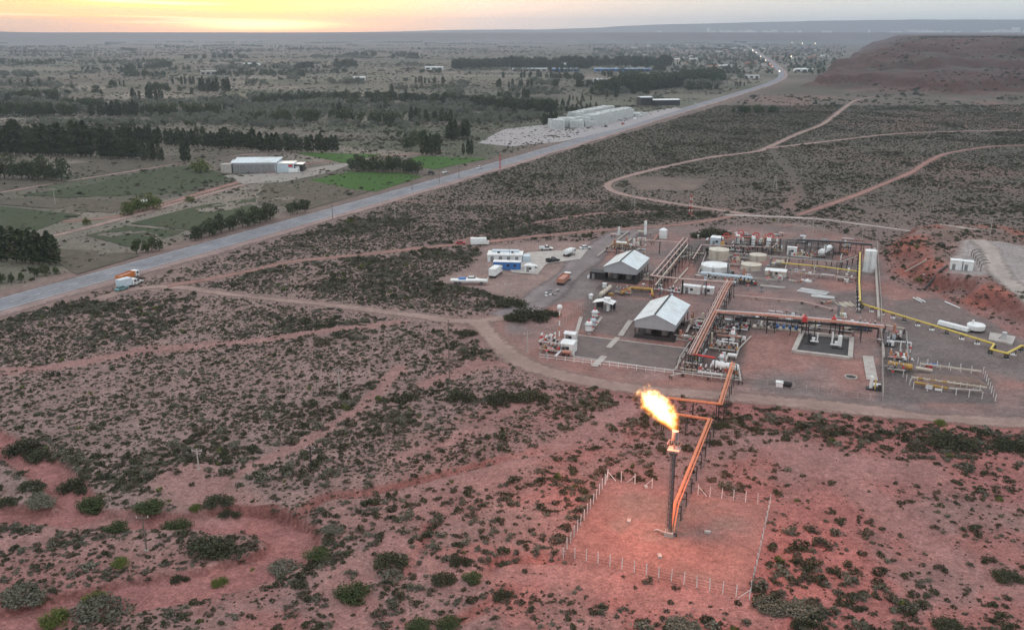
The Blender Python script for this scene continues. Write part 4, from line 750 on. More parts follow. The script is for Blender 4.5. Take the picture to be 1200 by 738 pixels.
# ---- fences
def fence(pts, h, gap, label, rails=(), m='white', wires=(), brace=True, pw=.13, name='fence', lean=.03):
    w = [P(*q) for q in pts]; t = T_(name, w[0], label, 'fence', rz=0.0); o = t.o
    for i, (a, b) in enumerate(zip(w[:-1], w[1:])):
        n = max(1, round((b - a).length / gap)); tops = []
        for k in range(n + 1):
            if k == 0 and i > 0: continue
            p = a + (b - a) * (k / n) - o; p.z = H1(p.x + o.x, p.y + o.y) - o.z; q = p + Vector((random.gauss(0, lean), random.gauss(0, lean), h * random.uniform(.95, 1.04))); t.put('post', MB().bar(p - Vector((0, 0, .2)), q, pw), m)
            if brace and k in (0, n):
                d = ((b - a).normalized()) * (1 if k == 0 else -1) * h * .75; t.put('brace', MB().bar(p + d, p + Vector((0, 0, h * .85)), pw * .8), m)
        for z in rails: t.put('rail', MB().bar(a - o + Vector((0, 0, z)), b - o + Vector((0, 0, z)), .09), m)
        for z in wires: t.put('wire', MB().tube(a - o + Vector((0, 0, z)), b - o + Vector((0, 0, z)), .022, 4), 'dark')
    return t
fence([(712, 562), (660, 655), (878, 703), (902, 592), (818, 580)], 2.1, 2.0, 'white post fence round three sides of the flare pad', m='white', wires=(.4, .9, 1.4, 1.9), pw=.10)
fence([(712, 562), (744, 567), (764, 572)], 2.1, 2.6, 'short white post fence left of the pipe behind the flare pad', m='white', wires=(.5, 1.1, 1.8))
fence([(632, 420), (868, 448)], 1.35, 2.3, 'low white rail fence along the front of the plant', rails=(.55, 1.2), brace=False)
fence([(632, 420), (641, 395), (700, 350), (712, 342)], 1.9, 2.4, 'pale post fence along the left side of the plant', m='concrete', wires=(.5, 1.0, 1.5), brace=False)
fence([(868, 448), (930, 455), (1005, 466), (1034, 470)], 1.3, 3.0, 'row of low posts along the front right of the plant', m='concrete', wires=(.5, 1.0), brace=False)
fence([(1027, 288), (1032, 360), (1034, 470)], 2.2, 3.0, 'tall pale post fence on the right side of the plant', m='concrete', wires=(.6, 1.2, 1.8), rails=(2.1,), brace=False)
fence([(1062, 395), (1064, 424), (1098, 431), (1152, 438), (1166, 470), (1120, 463), (1070, 456), (1058, 442)], 1.8, 2.6, 'white post fence round the pit with the yellow vessel', m='white', wires=(.6, 1.2, 1.7), brace=False)
fence([(830, 266), (930, 268), (1022, 285)], 1.8, 4.0, 'far post fence behind the tanks', m='concrete', wires=(.6, 1.2), brace=False)
# ---- flare
base = P(784, 627); t = T_('flare_stack', base, 'tall dark flare stack with lattice mast on the fenced pad', 'flare stack', rz=A0); FH = 19.0
t.put('footing', MB().box(0, 0, .35, 1.5, 1.5, .9), 'concrete')
for k, (x, y) in enumerate(((-.38, -.3), (.38, -.3), (0, .4))): t.put('mast_leg', MB().tube((x, y, .6), (x * .8, y * .8, FH - 4), .07, 6), 'dark')
b = MB(); pts = [(-.38, -.3), (.38, -.3), (0, .4)]
for k in range(14):
    z0 = 1.0 + k * 1.0; f0, f1 = 1 - .2 * z0 / FH, 1 - .2 * (z0 + 1) / FH
    for i in range(3): a_, c_ = pts[i], pts[(i + 1) % 3]; b.bar((a_[0] * f0, a_[1] * f0, z0), (c_[0] * f1, c_[1] * f1, z0 + 1), .045); b.bar((a_[0] * f1, a_[1] * f1, z0 + 1), (c_[0] * f1, c_[1] * f1, z0 + 1), .045)
t.put('lattice', b, 'dark'); t.put('riser_pipe', MB().tube((0, 0, .5), (0, 0, FH - .6), .19, 12), 'grey', smooth=True); t.put('platform', MB().box(0, 0, FH - 3.2, 2.0, 1.8, .1), 'grey')
b = MB()
for x, y in ((-1, -.9), (1, -.9), (1, .9), (-1, .9)): b.bar((x, y, FH - 3.2), (x, y, FH - 2.1), .05)
for a_, c_ in (((-1, -.9), (1, -.9)), ((1, -.9), (1, .9)), ((1, .9), (-1, .9)), ((-1, .9), (-1, -.9))): b.bar((*a_, FH - 2.1), (*c_, FH - 2.1), .05)
t.put('handrail', b, 'grey'); t.put('flare_tip', MB().tube((0, 0, FH - 1.6), (0, 0, FH), .38, 14, .46), 'grey', smooth=True); t.put('pilot_burner', MB().tube((.55, 0, FH - 2.4), (.5, 0, FH + .1), .06, 6).tube((-.5, .3, FH - 2.4), (-.45, .25, FH + .1), .06, 6), 'silver'); t.put('ladder', MB().bar((-.62, -.55, .6), (-.5, -.45, FH - 3.2), .05).bar((-.3, -.62, .6), (-.24, -.5, FH - 3.2), .05), 'grey')
t.put('knockout_line', MB().path([(-.6, -.2, .5), (-1.6, .1, .55), (-2.2, .5, .35), (-2.6, .4, .1)], .14, 8), 'concrete', smooth=True)
FT = Vector((base.x, base.y, base.z + FH))
# flame: burning gas, denser and hotter near the tip, torn by the wind
def flame():
    b = MB(); b.lathe([(.6, -.3), (1.6, 1.2), (3.0, 4.0), (3.6, 7.0), (3.4, 10.0), (2.6, 12.0)], 20)
    for i, v in enumerate(b.v): b.v[i] = (v[0] - .70 * max(v[2], 0), v[1], v[2])
    m = bpy.data.materials.new('flame'); m.use_nodes = True; nt = m.node_tree; nt.nodes.clear(); N, L = nt.nodes.new, nt.links.new
    def S(op, *a):
        n = N('ShaderNodeMath'); n.operation = op
        for i, v in enumerate(a):
            if isinstance(v, (int, float)): n.inputs[i].default_value = v
            else: L(v, n.inputs[i])
        return n.outputs[0]
    tc = N('ShaderNodeTexCoord'); n1 = N('ShaderNodeTexNoise'); n1.inputs['Scale'].default_value = .42; n1.inputs['Detail'].default_value = 4; n1.inputs['Roughness'].default_value = .62; n1.inputs['Distortion'].default_value = .6; L(tc.outputs['Object'], n1.inputs['Vector'])
    n2 = N('ShaderNodeTexNoise'); n2.inputs['Scale'].default_value = .95; n2.inputs['Detail'].default_value = 3; L(tc.outputs['Object'], n2.inputs['Vector'])
    sp = N('ShaderNodeSeparateXYZ'); L(tc.outputs['Object'], sp.inputs[0]); z = sp.outputs[2]; tt = S('DIVIDE', z, 7.8)
    x = S('ADD', S('ADD', sp.outputs[0], S('MULTIPLY', z, .70)), S('MULTIPLY', S('SUBTRACT', n1.outputs[0], .5), S('MULTIPLY_ADD', z, .55, .3))); y = S('ADD', sp.outputs[1], S('MULTIPLY', S('SUBTRACT', n2.outputs[0], .5), S('MULTIPLY', z, .25)))
    rr = S('SQRT', S('ADD', S('MULTIPLY', x, x), S('MULTIPLY', y, y)))
    fc = N('ShaderNodeFloatCurve'); L(tt, fc.inputs[1]); cv = fc.mapping.curves[0]; pts_ = [(0, .09), (.15, .22), (.38, .40), (.60, .48), (.80, .34), (1, .04)]
    for k, p_ in enumerate(pts_):
        if k < 2: cv.points[k].location = p_ if k == 0 else pts_[-1]
    for p_ in pts_[1:-1]: cv.points.new(*p_)
    fc.mapping.update(); rad_ = S('MULTIPLY', fc.outputs[0], 5.8)
    d = S('SUBTRACT', S('SUBTRACT', rad_, rr), S('MULTIPLY', S('SUBTRACT', n2.outputs[0], .44), S('MULTIPLY_ADD', z, 1.15, .4)))
    mr = N('ShaderNodeMapRange'); mr.interpolation_type = 'SMOOTHSTEP'; mr.inputs[1].default_value = -.75; mr.inputs[2].default_value = 1.25; L(d, mr.inputs[0]); f = mr.outputs[0]
    cr = N('ShaderNodeValToRGB'); e = cr.color_ramp.elements; e[0].color = (1, .13, .01, 1); e[1].position = 1; e[1].color = (1, .80, .36, 1); q = e.new(.62); q.color = (1, .36, .04, 1); L(f, cr.inputs[0])
    em = N('ShaderNodeEmission'); L(cr.outputs[0], em.inputs[0]); L(S('MULTIPLY', S('POWER', f, 1.9), 1.25), em.inputs[1]); out = N('ShaderNodeOutputMaterial'); L(em.outputs[0], out.inputs['Volume'])
    try: m.cycles.volume_step_rate = .25
    except Exception: pass
    o = b.build('gas_flame', m); o.location = FT; o.rotation_euler = (0, 0, .15); tag(o, 'bright yellow-orange gas flame leaning left from the flare stack', 'flame')
    ld = bpy.data.lights.new('flame_light', 'POINT'); ld.energy = 24000; ld.color = (1.0, .24, .09); ld.shadow_soft_size = 1.4; lo = bpy.data.objects.new('flame_light', ld); COL.objects.link(lo); lo.parent = o; lo.location = (-2.5, 0, 4.0)
flame()
# ---- pipes on trestles
def pipeline(name, pts, r, m, label, gap=5.0, post='dark', foot=None, pair=.5, rise=True, cat='pipeline', extra=(), group=None, posts=True):
    """pts: (px, py, z); posts every gap metres; extra: sideways offsets of further parallel pipes"""
    w = [V(*q) for q in pts]; t = T_(name, Vector((w[0].x, w[0].y, 0)), label, cat, group, rz=0.0); o = t.o; q = [p - o for p in w]
    t.put('pipe', MB().path(q, r, 8), m, smooth=True)
    for ex, r2, m2 in extra:
        qq = []
        for i, p in enumerate(q):
            d = (q[min(i + 1, len(q) - 1)] - q[max(i - 1, 0)]); d.z = 0; d.normalize(); qq.append(p + Vector((-d.y, d.x, 0)) * ex)
        t.put('pipe', MB().path(qq, r2, 8), m2, smooth=True)
    if posts:
        for a, b in zip(q[:-1], q[1:]):
            d = b - a; n = max(1, round(d.length / gap)); s = Vector((-d.y, d.x, 0)).normalized()
            if d.length < 1.5: continue
            for k in range(n + 1):
                p = a + d * ((k + .0) / n); zt = p.z - r
                if zt < .3: continue
                b_ = MB(); ex0 = min([0] + [e[0] for e in extra]) - pair; ex1 = max([0] + [e[0] for e in extra]) + pair
                for e in (ex0, ex1): b_.bar((p.x + s.x * e, p.y + s.y * e, -.1), (p.x + s.x * e, p.y + s.y * e, zt), .16)
                b_.bar(Vector((p.x, p.y, zt - .08)) + s * ex0, Vector((p.x, p.y, zt - .08)) + s * ex1, .16); 
                if zt > 2.2: b_.bar(Vector((p.x, p.y, zt * .5)) + s * ex0, Vector((p.x, p.y, zt * .5)) + s * ex1, .10)
                t.put('trestle', b_, post)
                if foot: t.put('concrete_foot', MB().box(p.x, p.y, .12, 1.3, 1.0, .3, A0), foot)
    return t
pipeline('flare_line', [(858, 425, 4.0), (843, 473, 4.0), (783, 466, 4.0), (779, 483, 4.0), (831, 491, 4.0), (791, 590, 3.0), (785, 622, .9)], .32, 'flareorange', 'thick orange-lit flare pipe with a square expansion loop on dark trestles', 5.2, extra=((.62, .14, 'flareorange'),))
pipeline('pipe_rack', [(812, 415, 5.0), (838, 363, 5.0), (850, 338, 5.0), (856, 329, 5.0)], .30, 'rust', 'long rust-red pipe rack running back past the near shed', 6.0, extra=((.75, .22, 'pink'), (-.75, .2, 'rust'), (1.3, .12, 'pink')))
pipeline('pipe_rack', [(838, 365, 5.0), (900, 369, 5.0), (985, 377, 5.0), (1036, 383, 4.6)], .38, 'rust', 'rust-red pipe rack running right above the pumps', 7.0, extra=((1.0, .24, 'silver'), (-.8, .16, 'rust')))
pipeline('pipe_rack', [(763, 323, 5.0), (800, 327, 5.0), (856, 331, 5.0)], .25, 'pink', 'pale pipe rack crossing in front of the tanks', 7.0, extra=((.7, .15, 'pink'),))
pipeline('pipe_rack', [(763, 323, 5.0), (801, 279, 5.0)], .24, 'pink', 'pale twin pipe rack running back beside the far shed', 6.5, extra=((-1.6, .2, 'pink'), (-.8, .12, 'dark')))
pipeline('pipe_rack', [(768, 334, 4.0), (806, 287, 4.0)], .22, 'cream', 'lower cream pipe run beside the twin rack', 7.0, extra=((-1.1, .16, 'dark'),))
pipeline('pipe_rack', [(751, 281, 5.0), (796, 284, 5.0)], .2, 'pink', 'pale overhead pipe behind the far shed', 6.0, extra=((.5, .12, 'pink'),))
pipeline('pipe_rack', [(934, 281, 3.4), (985, 284, 3.4), (1022, 287, 3.4)], .35, 'dark', 'dark low pipe rack at the back right of the plant', 4.0, extra=((.9, .3, 'grey'), (1.6, .2, 'dark')))
pipeline('pipe_rack', [(846, 277, 4.4), (915, 279, 4.4)], .2, 'rust', 'red pipe run linking the vertical vessels', 6.0, extra=((.6, .14, 'red'),))
pipeline('yellow_gas_line', [(916, 308, 1.6), (960, 312, 1.6), (1006, 318, 1.6), (1006, 330, 1.6)], .24, 'yellow', 'straight yellow gas pipe right of the cream tanks', 6.0, 'grey')
pipeline('yellow_gas_line', [(1008, 296, 4.0), (1007, 330, 4.0), (1008, 352, 4.0), (1010, 356, 1.5), (1060, 371, 1.5), (1110, 386, 1.5), (1165, 403, 1.5), (1161, 409, 1.5), (1180, 414, 1.5), (1197, 405, 1.5), (1225, 410, 1.5)], .30, 'yellow', 'long yellow gas pipe bending right across the dark yard on white feet', 4.2, 'dark', 'white')
pipeline('manifold_line', [(728, 343, 1.0), (740, 337, 1.0), (764, 339, 1.0), (765, 346, 1.0)], .45, 'ochre', 'ochre manifold pipe between the two sheds', 4.0)
pipeline('red_branch_pipe', [(812, 415, 4.8), (838, 419, 4.4)], .28, 'red', 'short red branch pipe at the near end of the rack', 4.0)
pipeline('grey_pipe_run', [(781, 375, 1.2), (800, 377, 1.2), (820, 372, 2.0), (838, 374, 2.0), (878, 379, 2.0)], .2, 'concrete', 'pale pipe run linking the near shed with the pumps', 4.5)
pipeline('grey_pipe_run', [(790, 392, 1.2), (812, 396, 1.2), (806, 404, 1.2), (797, 418, 1.0), (793, 432, .8)], .2, 'concrete', 'pale bent pipe at the right end of the gravel slab', 4.0)
pipeline('grey_pipe_run', [(940, 372, 2.5), (985, 375, 2.5), (1018, 379, 2.5)], .16, 'silver', 'thin silver pipe behind the rust-red rack', 6.0)
pipeline('white_pipe_run', [(812, 298, 1.5), (795, 302, 1.5), (770, 336, 1.2)], .22, 'cream', 'cream pipe edging the dark bund left of the tanks', 5.0)
pipeline('grey_pipe_run', [(785, 300, .8), (800, 296, .8), (825, 297, .8)], .25, 'cream', 'cream pipe along the back of the dark bund', 5.0)
# ---- tanks and vessels
def tank(px, py, r, h, m, label, roof=.5, top=None, ladder=True, name='storage_tank', open_=False):
    t = T_(name, (px, py), label, 'tank')
    n = 3
    for k in range(n): z0, z1 = .12 + k * (h - .12) / n, .12 + (k + 1) * (h - .12) / n - .02; t.put('shell_course', MB().lathe([(r, z0), (r, z1)], 28), m, smooth=True)
    t.put('tank_roof', MB().lathe([(r + .06, h), (r * .6, h + roof * .55), (r * .08, h + roof)], 28) if not open_ else MB().lathe([(r + .12, h - .05), (r + .12, h + .12), (r - .25, h + .12), (r - .3, h - .2)], 28), top or m, smooth=True)
    t.put('ring_base', MB().lathe([(r + .35, 0), (r + .35, .14)], 28), 'concrete'); t.put('nozzle', MB().tube((r - .2, -r * .3, .7), (r + .9, -r * .3, .7), .18, 8), 'grey')
    if ladder: t.put('ladder', MB().bar((-.25, -r - .12, .1), (-.25, -r - .12, h + .8), .06).bar((.25, -r - .12, .1), (.25, -r - .12, h + .8), .06).box(0, -r - .12, h * .5, .5, .05, .06).box(0, -r - .12, h * .8, .5, .05, .06).box(0, -r - .12, h * .2, .5, .05, .06), 'grey')
    return t
tank(842, 303, 3.7, 3.6, 'cream', 'tall cream storage tank behind the low white tank'); tank(838, 316, 4.9, 1.9, 'white', 'low wide white tank in front of the cream tank', .25); tank(880, 315, 3.5, 1.7, 'cream', 'near round cream tank of the pair', .2, open_=True); tank(888, 304, 3.1, 1.9, 'cream', 'far round cream tank of the pair', .25, open_=False)
tank(1018, 318, 2.0, 7.6, 'white', 'tall white cylindrical tank beside the right fence', .3); tank(777, 279, 1.6, 3.4, 'white', 'white dome-topped tank at the back of the plant', .9, ladder=False)
def vvessel(px, py, r, h, m, label, cap='red', name='vertical_vessel', legs=.8):
    t = T_(name, (px, py), label, 'vessel'); t.put('skirt', MB().tube((0, 0, 0), (0, 0, legs), r * .9, 12), 'grey'); t.put('shell', MB().lathe([(r, legs), (r, h - r * .5), (r * .8, h - r * .15), (r * .3, h)], 16), m, smooth=True)
    t.put('nozzle', MB().tube((0, 0, h - .1), (0, 0, h + .5), r * .28, 8), cap); t.put('side_nozzle', MB().tube((0, 0, h * .55), (r + .5, 0, h * .55), r * .22, 8), cap); t.put('platform', MB().lathe([(r + .45, h * .72), (r + .45, h * .72 + .06)], 12), 'grey')
for a in ((756, 277, .55, 6.6, 'white', 'tall thin white vessel at the back of the plant'), (864, 288, .9, 4.6, 'white', 'white vertical vessel left of the red valve stacks'), (882, 291, .8, 5.0, 'white', 'white vertical vessel in the middle of the red valve stacks'), (900, 292, .9, 4.6, 'white', 'white vertical vessel right of the red valve stacks'), (846, 296, .8, 4.4, 'ochre', 'brown vertical vessel behind the cream tank'), (896, 291, .6, 5.2, 'rust', 'rust vertical vessel beside the red fan frame'),
          (690, 390, 1.0, 3.4, 'white', 'stout white vertical tank beside the dark yard'), (695, 384, .8, 2.9, 'paleblue', 'pale blue vertical tank behind the stout white one'), (697, 373, .9, 2.6, 'white', 'short white tank beside the small shelter'), (858, 402, .6, 3.6, 'white', 'white vertical separator among the near valves'), (845, 428, .55, 3.0, 'white', 'small white vertical separator beside the horizontal vessel')): vvessel(*a)
def ring_fan(px, py, z, label):
    t = T_('red_valve_stack', base_of(px, py, z), label, 'valve stack'); t.put('stand', MB().bar((-.7, 0, 0), (-.7, 0, z), .12).bar((.7, 0, 0), (.7, 0, z), .12).bar((-.7, 0, z * .6), (.7, 0, z * .6), .1), 'rust'); t.put('red_ring', MB().path([(1.2 * math.cos(k * .7854), 0, z + 1.0 + .8 * math.sin(k * .7854)) for k in range(9)], .22, 6), 'red'); t.put('spindle', MB().tube((0, -.3, z - .4), (0, -.3, z + 1.1), .12, 6), 'red'); t.put('valve_body', MB().box(0, 0, z * .35, 1.0, .9, 1.0), 'dark')
ring_fan(851, 279, 3.6, 'red ring frame on the stand right of the roofed shelter'); ring_fan(886, 278, 3.4, 'red ring frame between the white vessels'); ring_fan(903, 279, 3.6, 'red ring frame rightmost above the white vessels'); ring_fan(868, 276, 3.6, 'red ring frame behind the left white vessel')
def hvessel(a, b, z, r, m, label, name='horizontal_vessel'):
    p, q = V(*a, z), V(*b, z); t = T_(name, Vector((p.x, p.y, 0)), label, 'vessel', rz=0.0); p, q = p - t.o, q - t.o; t.put('shell', MB().hvessel(p, q, r), m, smooth=True); d = (q - p)
    for f in (.2, .8): c = p + d * f; t.put('saddle', MB().box(c.x, c.y, z * .5 - r * .3, .5, r * 1.7, z - r * .55, math.atan2(d.y, d.x)), 'grey')
    c = p + d * .5; t.put('manway', MB().tube(c, c + Vector((0, 0, r + .35)), r * .3, 10), 'grey'); t.put('nozzle', MB().tube(p + d * .25, p + d * .25 + Vector((0, 0, r + .5)), r * .15, 8).tube(p + d * .75, p + d * .75 + Vector((0, 0, r + .5)), r * .15, 8), 'grey')
    return t
hvessel((836, 426), (864, 431), 2.4, .95, 'white', 'white horizontal vessel under the flare pipe'); hvessel((822, 320), (881, 326), 1.8, .65, 'paleblue', 'long pale blue horizontal vessel in front of the tanks'); hvessel((1042, 426), (1068, 430), 1.2, .75, 'ochre', 'fat yellow horizontal vessel inside the fenced pit'); hvessel((1074, 431), (1092, 434), .9, .42, 'cream', 'thin cream vessel behind the fat yellow one'); hvessel((1072, 448), (1110, 455), .8, .35, 'ochre', 'long thin ochre vessel lying at the pit edge'); hvessel((1112, 455), (1150, 458), .8, .3, 'concrete', 'long thin grey vessel right of the ochre one at the pit edge')
hvessel((704, 345), (715, 336), 1.4, .7, 'cream', 'cream horizontal vessel in front of the far shed'); hvessel((723, 284), (734, 285), 2.6, .6, 'white', 'white horizontal vessel on the skid behind the far shed'); hvessel((748, 271), (757, 272), 1.8, .5, 'cream', 'cream vessel beside the tall thin white vessel'); hvessel((962, 296), (972, 290), 2.2, 1.2, 'white', 'round white drum inside the dark frame at the back'); hvessel((910, 307), (918, 307), 1.5, .8, 'cream', 'small cream drum right of the tank pair')
# ---- skids, pumps, valve clusters
def skid(px, py, W, D, label, kit, name='pump_skid', m='dark', rz=A0, cat='skid'):
    """kit: list of (part, kind, x, y, z, a, b, c, material)"""
    t = T_(name, (px, py), label, cat, rz=rz); t.put('base_frame', MB().box(0, 0, .18, W, D, .3), m)
    for part, kind, x, y, z, a, b, c, mm in kit:
        if kind == 'b': mb = MB().box(x, y, z, a, b, c)
        elif kind == 'x': mb = MB().tube((x - a / 2, y, z), (x + a / 2, y, z), b, 10)
        elif kind == 'y': mb = MB().tube((x, y - a / 2, z), (x, y + a / 2, z), b, 10)
        else: mb = MB().tube((x, y, z), (x, y, z + a), b, 10)
        t.put(part, mb, mm, smooth=kind != 'b')
    return t
def motor_kit(n, m, gap=1.5):
    k = []
    for i in range(n): x = (i - (n - 1) / 2) * gap; k += [('motor', 'y', x, -.6, .95, 1.2, .42, 0, m), ('pump', 'y', x, .6, .8, .7, .34, 0, 'grey'), ('discharge_pipe', 'z', x, .6, .9, 1.4, .1, 0, 'silver')]
    return k
skid(922, 386, 7.5, 2.6, 'long pump skid with blue motors under the rust-red rack', motor_kit(4, 'blue', 1.7), m='cream'); skid(896, 384, 6.5, 2.6, 'cream pump skid left of the blue motors', motor_kit(3, 'grey', 1.8), m='cream'); skid(1010, 386, 5.5, 2.2, 'pump skid at the right end of the rust-red rack', motor_kit(2, 'blue', 2.0))
def valves(px, py, label, n=5, W=4.0, m='concrete', h=1.6, seed=1, accent='ochre'):
    g = random.Random(seed); t = T_('valve_manifold', (px, py), label, 'valves'); t.put('header_pipe', MB().tube((-W / 2, 0, .7), (W / 2, 0, .7), .24, 8), m, smooth=True); t.put('header_pipe', MB().tube((-W / 2, 1.2, 1.0), (W / 2, 1.2, 1.0), .2, 8), m, smooth=True)
    for i in range(n):
        x = -W / 2 + (i + .5) * W / n; hh = h * g.uniform(.7, 1.25); r_ = t.put('riser', MB().tube((x, 0, .7), (x, 0, hh), .15, 6).tube((x, 0, hh), (x, 1.2, hh), .15, 6).tube((x, 1.2, hh), (x, 1.2, .8), .15, 6), m); t.put('valve', MB().box(x, .1, hh * .7, .55, .55, .6), g.choice(['dark', accent, 'grey', 'red']), r_); t.put('handwheel', MB().lathe([(.26, 0), (.26, .05)], 8, (x, .1, hh * .7 + .35)), g.choice(['dark', 'red', accent]), r_)
    for x in (-W / 2 + .3, W / 2 - .3): t.put('support', MB().bar((x, 0, 0), (x, 0, .6), .14), 'grey')
    return t
for i, (px, py, W, n, lab) in enumerate(((644, 404, 4.5, 5, 'pale valve cluster at the left corner of the plant'), (650, 414, 4.0, 5, 'valve cluster just inside the front left fence'), (640, 412, 3.0, 4, 'small valve cluster by the corner post'), (826, 388, 5.0, 6, 'ochre valve cluster under the main rack'), (822, 400, 4.5, 6, 'valve cluster under the near end of the main rack'), (838, 392, 4.0, 5, 'dark valve cluster right of the main rack'), (852, 388, 4.0, 5, 'valve cluster beside the white separator'), (846, 412, 5.0, 6, 'dark valve cluster behind the white horizontal vessel'), (866, 388, 3.5, 4, 'small valve cluster left of the bare red yard'), (810, 436, 4.0, 5, 'valve cluster at the front fence beside the slab'), (832, 440, 4.5, 5, 'valve cluster under the white horizontal vessel'), (850, 442, 4.5, 5, 'valve cluster below the flare pipe at the front fence'), (730, 345, 4.0, 5, 'valve cluster in front of the ochre manifold'), (860, 295, 4.5, 6, 'valve cluster under the red pipe run'), (875, 296, 4.0, 5, 'valve cluster between the white vessels'), (908, 296, 4.0, 5, 'valve cluster right of the white vessels'), (868, 304, 4.0, 5, 'valve cluster left of the far cream tank'), (858, 312, 4.0, 5, 'valve cluster between the white and cream tanks'), (858, 332, 4.5, 5, 'valve cluster in front of the long pale blue vessel'), (838, 330, 4.5, 5, 'valve cluster below the long pale blue vessel'), (876, 335, 4.5, 5, 'low valve cluster right of the pale pipe rack'), (940, 303, 5.0, 6, 'valve cluster in front of the pink cabinet'), (958, 302, 4.0, 5, 'valve cluster below the white drum'), (735, 297, 4.0, 5, 'valve cluster behind the roof of the far shed'), (748, 297, 3.5, 4, 'valve cluster right of the far skids'), (716, 296, 3.5, 4, 'valve cluster left of the far skids'), (1052, 422, 3.5, 4, 'valve cluster at the corner of the pit fence'), (1050, 436, 3.0, 4, 'valve cluster below the pit corner'), (790, 344, 3.0, 4, 'valve cluster right of the far shed'), (760, 330, 3.0, 4, 'valve cluster at the corner of the far shed'), (1016, 383, 4.0, 4, 'valve cluster at the right end of the rack'), (985, 300, 4.0, 4, 'valve cluster at the back right'))): valves(px, py, lab, n, W * 1.35, random.choice(['concrete', 'silver', 'dark', 'cream', 'white', 'concrete', 'pink']), 2.3, i, random.choice(['ochre', 'dark', 'orange']))
def frame(px, py, W, D, h, label, nx_=2, name='steel_frame', m='dark'):
    t = T_(name, (px, py), label, 'frame')
    for i in range(nx_ + 1):
        for y in (0, D): t.put('post', MB().bar((i * W / nx_, y, 0), (i * W / nx_, y, h), .16), m)
    for y in (0, D): t.put('beam', MB().bar((0, y, h), (W, y, h), .18), m); t.put('beam', MB().bar((0, y, h * .55), (W, y, h * .55), .12), m)
    for i in range(nx_ + 1): t.put('cross_beam', MB().bar((i * W / nx_, 0, h - .2), (i * W / nx_, D, h - .2), .14), m)
    return t
frame(948, 305, 8.0, 7.0, 5.0, 'dark steel frame standing round the white drum', 3); frame(860, 298, 10, 4, 4.2, 'dark steel frame round the white vertical vessels', 4); frame(822, 398, 7, 10, 4.6, 'dark steel frame over the valves right of the near shed', 2); frame(716, 292, 6, 4, 2.6, 'low steel frame behind the far shed roof', 2, m='ochre'); frame(930, 272, 12, 4, 3.0, 'pale steel frame at the far back right', 4, m='concrete')
# concrete pump pit
t = T_('pump_pit', (930, 413), 'raised concrete-edged pit with white pumps in the bare red yard', 'pit'); q4 = [t.L(*q) for q in ((930, 413), (996, 421), (998, 397), (940, 391))]
for a, b in zip(q4, q4[1:] + q4[:1]): t.put('pit_wall', MB().bar(a + Vector((0, 0, .35)), b + Vector((0, 0, .35)), 1.2, .7), 'concrete')
t.put('pit_floor', MB().add([(p.x, p.y, .06) for p in q4], [(0, 1, 2, 3)]), 'soil')
skid(950, 402, 3.0, 3.0, 'left white pump inside the concrete pit', [('motor', 'z', -.4, 0, .3, 2.4, .5, 0, 'dark'), ('pump', 'b', .6, .2, 1.0, .9, .9, 1.2, 'white'), ('suction_pipe', 'x', .9, -.6, .8, 2.2, .22, 0, 'silver'), ('discharge_pipe', 'z', 1.6, -.6, .6, 2.6, .2, 0, 'white')], 'pit_pump'); skid(982, 407, 3.0, 3.0, 'right white pump inside the concrete pit', [('motor', 'z', .3, .2, .3, 3.0, .55, 0, 'white'), ('pump', 'b', -.5, 0, 1.0, .9, .9, 1.2, 'white'), ('suction_pipe', 'x', -.9, -.6, .8, 2.2, .25, 0, 'silver'), ('discharge_pipe', 'z', -1.6, -.5, .6, 3.6, .24, 0, 'white')], 'pit_pump')
for px, py, lab in ((943, 392, 'left red frame over the concrete pit'), (977, 393, 'right red frame over the concrete pit')): t = T_('red_support', base_of(px, py - 16, 4.4), lab, 'support'); t.put('post', MB().bar((-.6, 0, 0), (-.6, 0, 4.4), .22).bar((.6, 0, 0), (.6, 0, 4.4), .22), 'dark'); t.put('red_valve', MB().box(0, 0, 4.9, 1.3, 1.2, 1.2).tube((0, 0, 5.4), (0, 0, 6.3), .2, 8), 'red'); t.put('crossbar', MB().bar((-.9, 0, 4.2), (.9, 0, 4.2), .25), 'rust')
# ---- cabins, boxes, yard stock
def cabin(px, py, W, D, h, m, label, name='cabin', rz=A0, roof='white', door=True, gable=0.0, win=1, cat='cabin', z=None):
    t = T_(name, (px, py), label, cat, rz=rz, z=z); t.put('wall', MB().box(W / 2, D / 2, h / 2, W, D, h), m)
    if gable: t.put('roof', MB().prism([(-.2, h), (D + .2, h), (D / 2, h + gable)], -.2, W + .2), roof)
    else: t.put('roof', MB().box(W / 2, D / 2, h + .07, W + .24, D + .24, .12), roof)
    if door: d_ = t.put('door', MB().box(W * .3, -.03, min(1.05, h * .45), .95, .08, min(2.0, h * .85)), 'grey'); t.put('handle', MB().box(W * .3 + .35, -.09, 1.0, .06, .05, .14), 'dark', d_)
    for k in range(win): w_ = t.put('window', MB().box(W * (.55 + .25 * k), -.03, h * .6, .9, .07, .8), 'dark'); t.put('pane', MB().box(W * (.55 + .25 * k), -.075, h * .6, .76, .03, .66), 'glass', w_)
    return t
cabin(657, 414, 3.3, 3.8, 2.8, 'white', 'white cabin on the corner of the gravel slab', gable=.5); cabin(661, 400, 3.0, 2.4, 2.3, 'white', 'smaller white cabin behind the corner cabin', gable=.45)
t = T_('small_shelter', (694, 364), 'small white gabled shelter at the back of the dark yard', 'shelter'); t.put('roof_slope', MB().add([(0, -.3, 2.6), (3.2, -.3, 3.4), (3.2, 4, 3.4), (0, 4, 2.6)], [(0, 1, 2, 3)]), 'white'); t.put('roof_slope', MB().add([(3.2, -.3, 3.4), (6.4, -.3, 2.6), (6.4, 4, 2.6), (3.2, 4, 3.4)], [(0, 1, 2, 3)]), 'white')
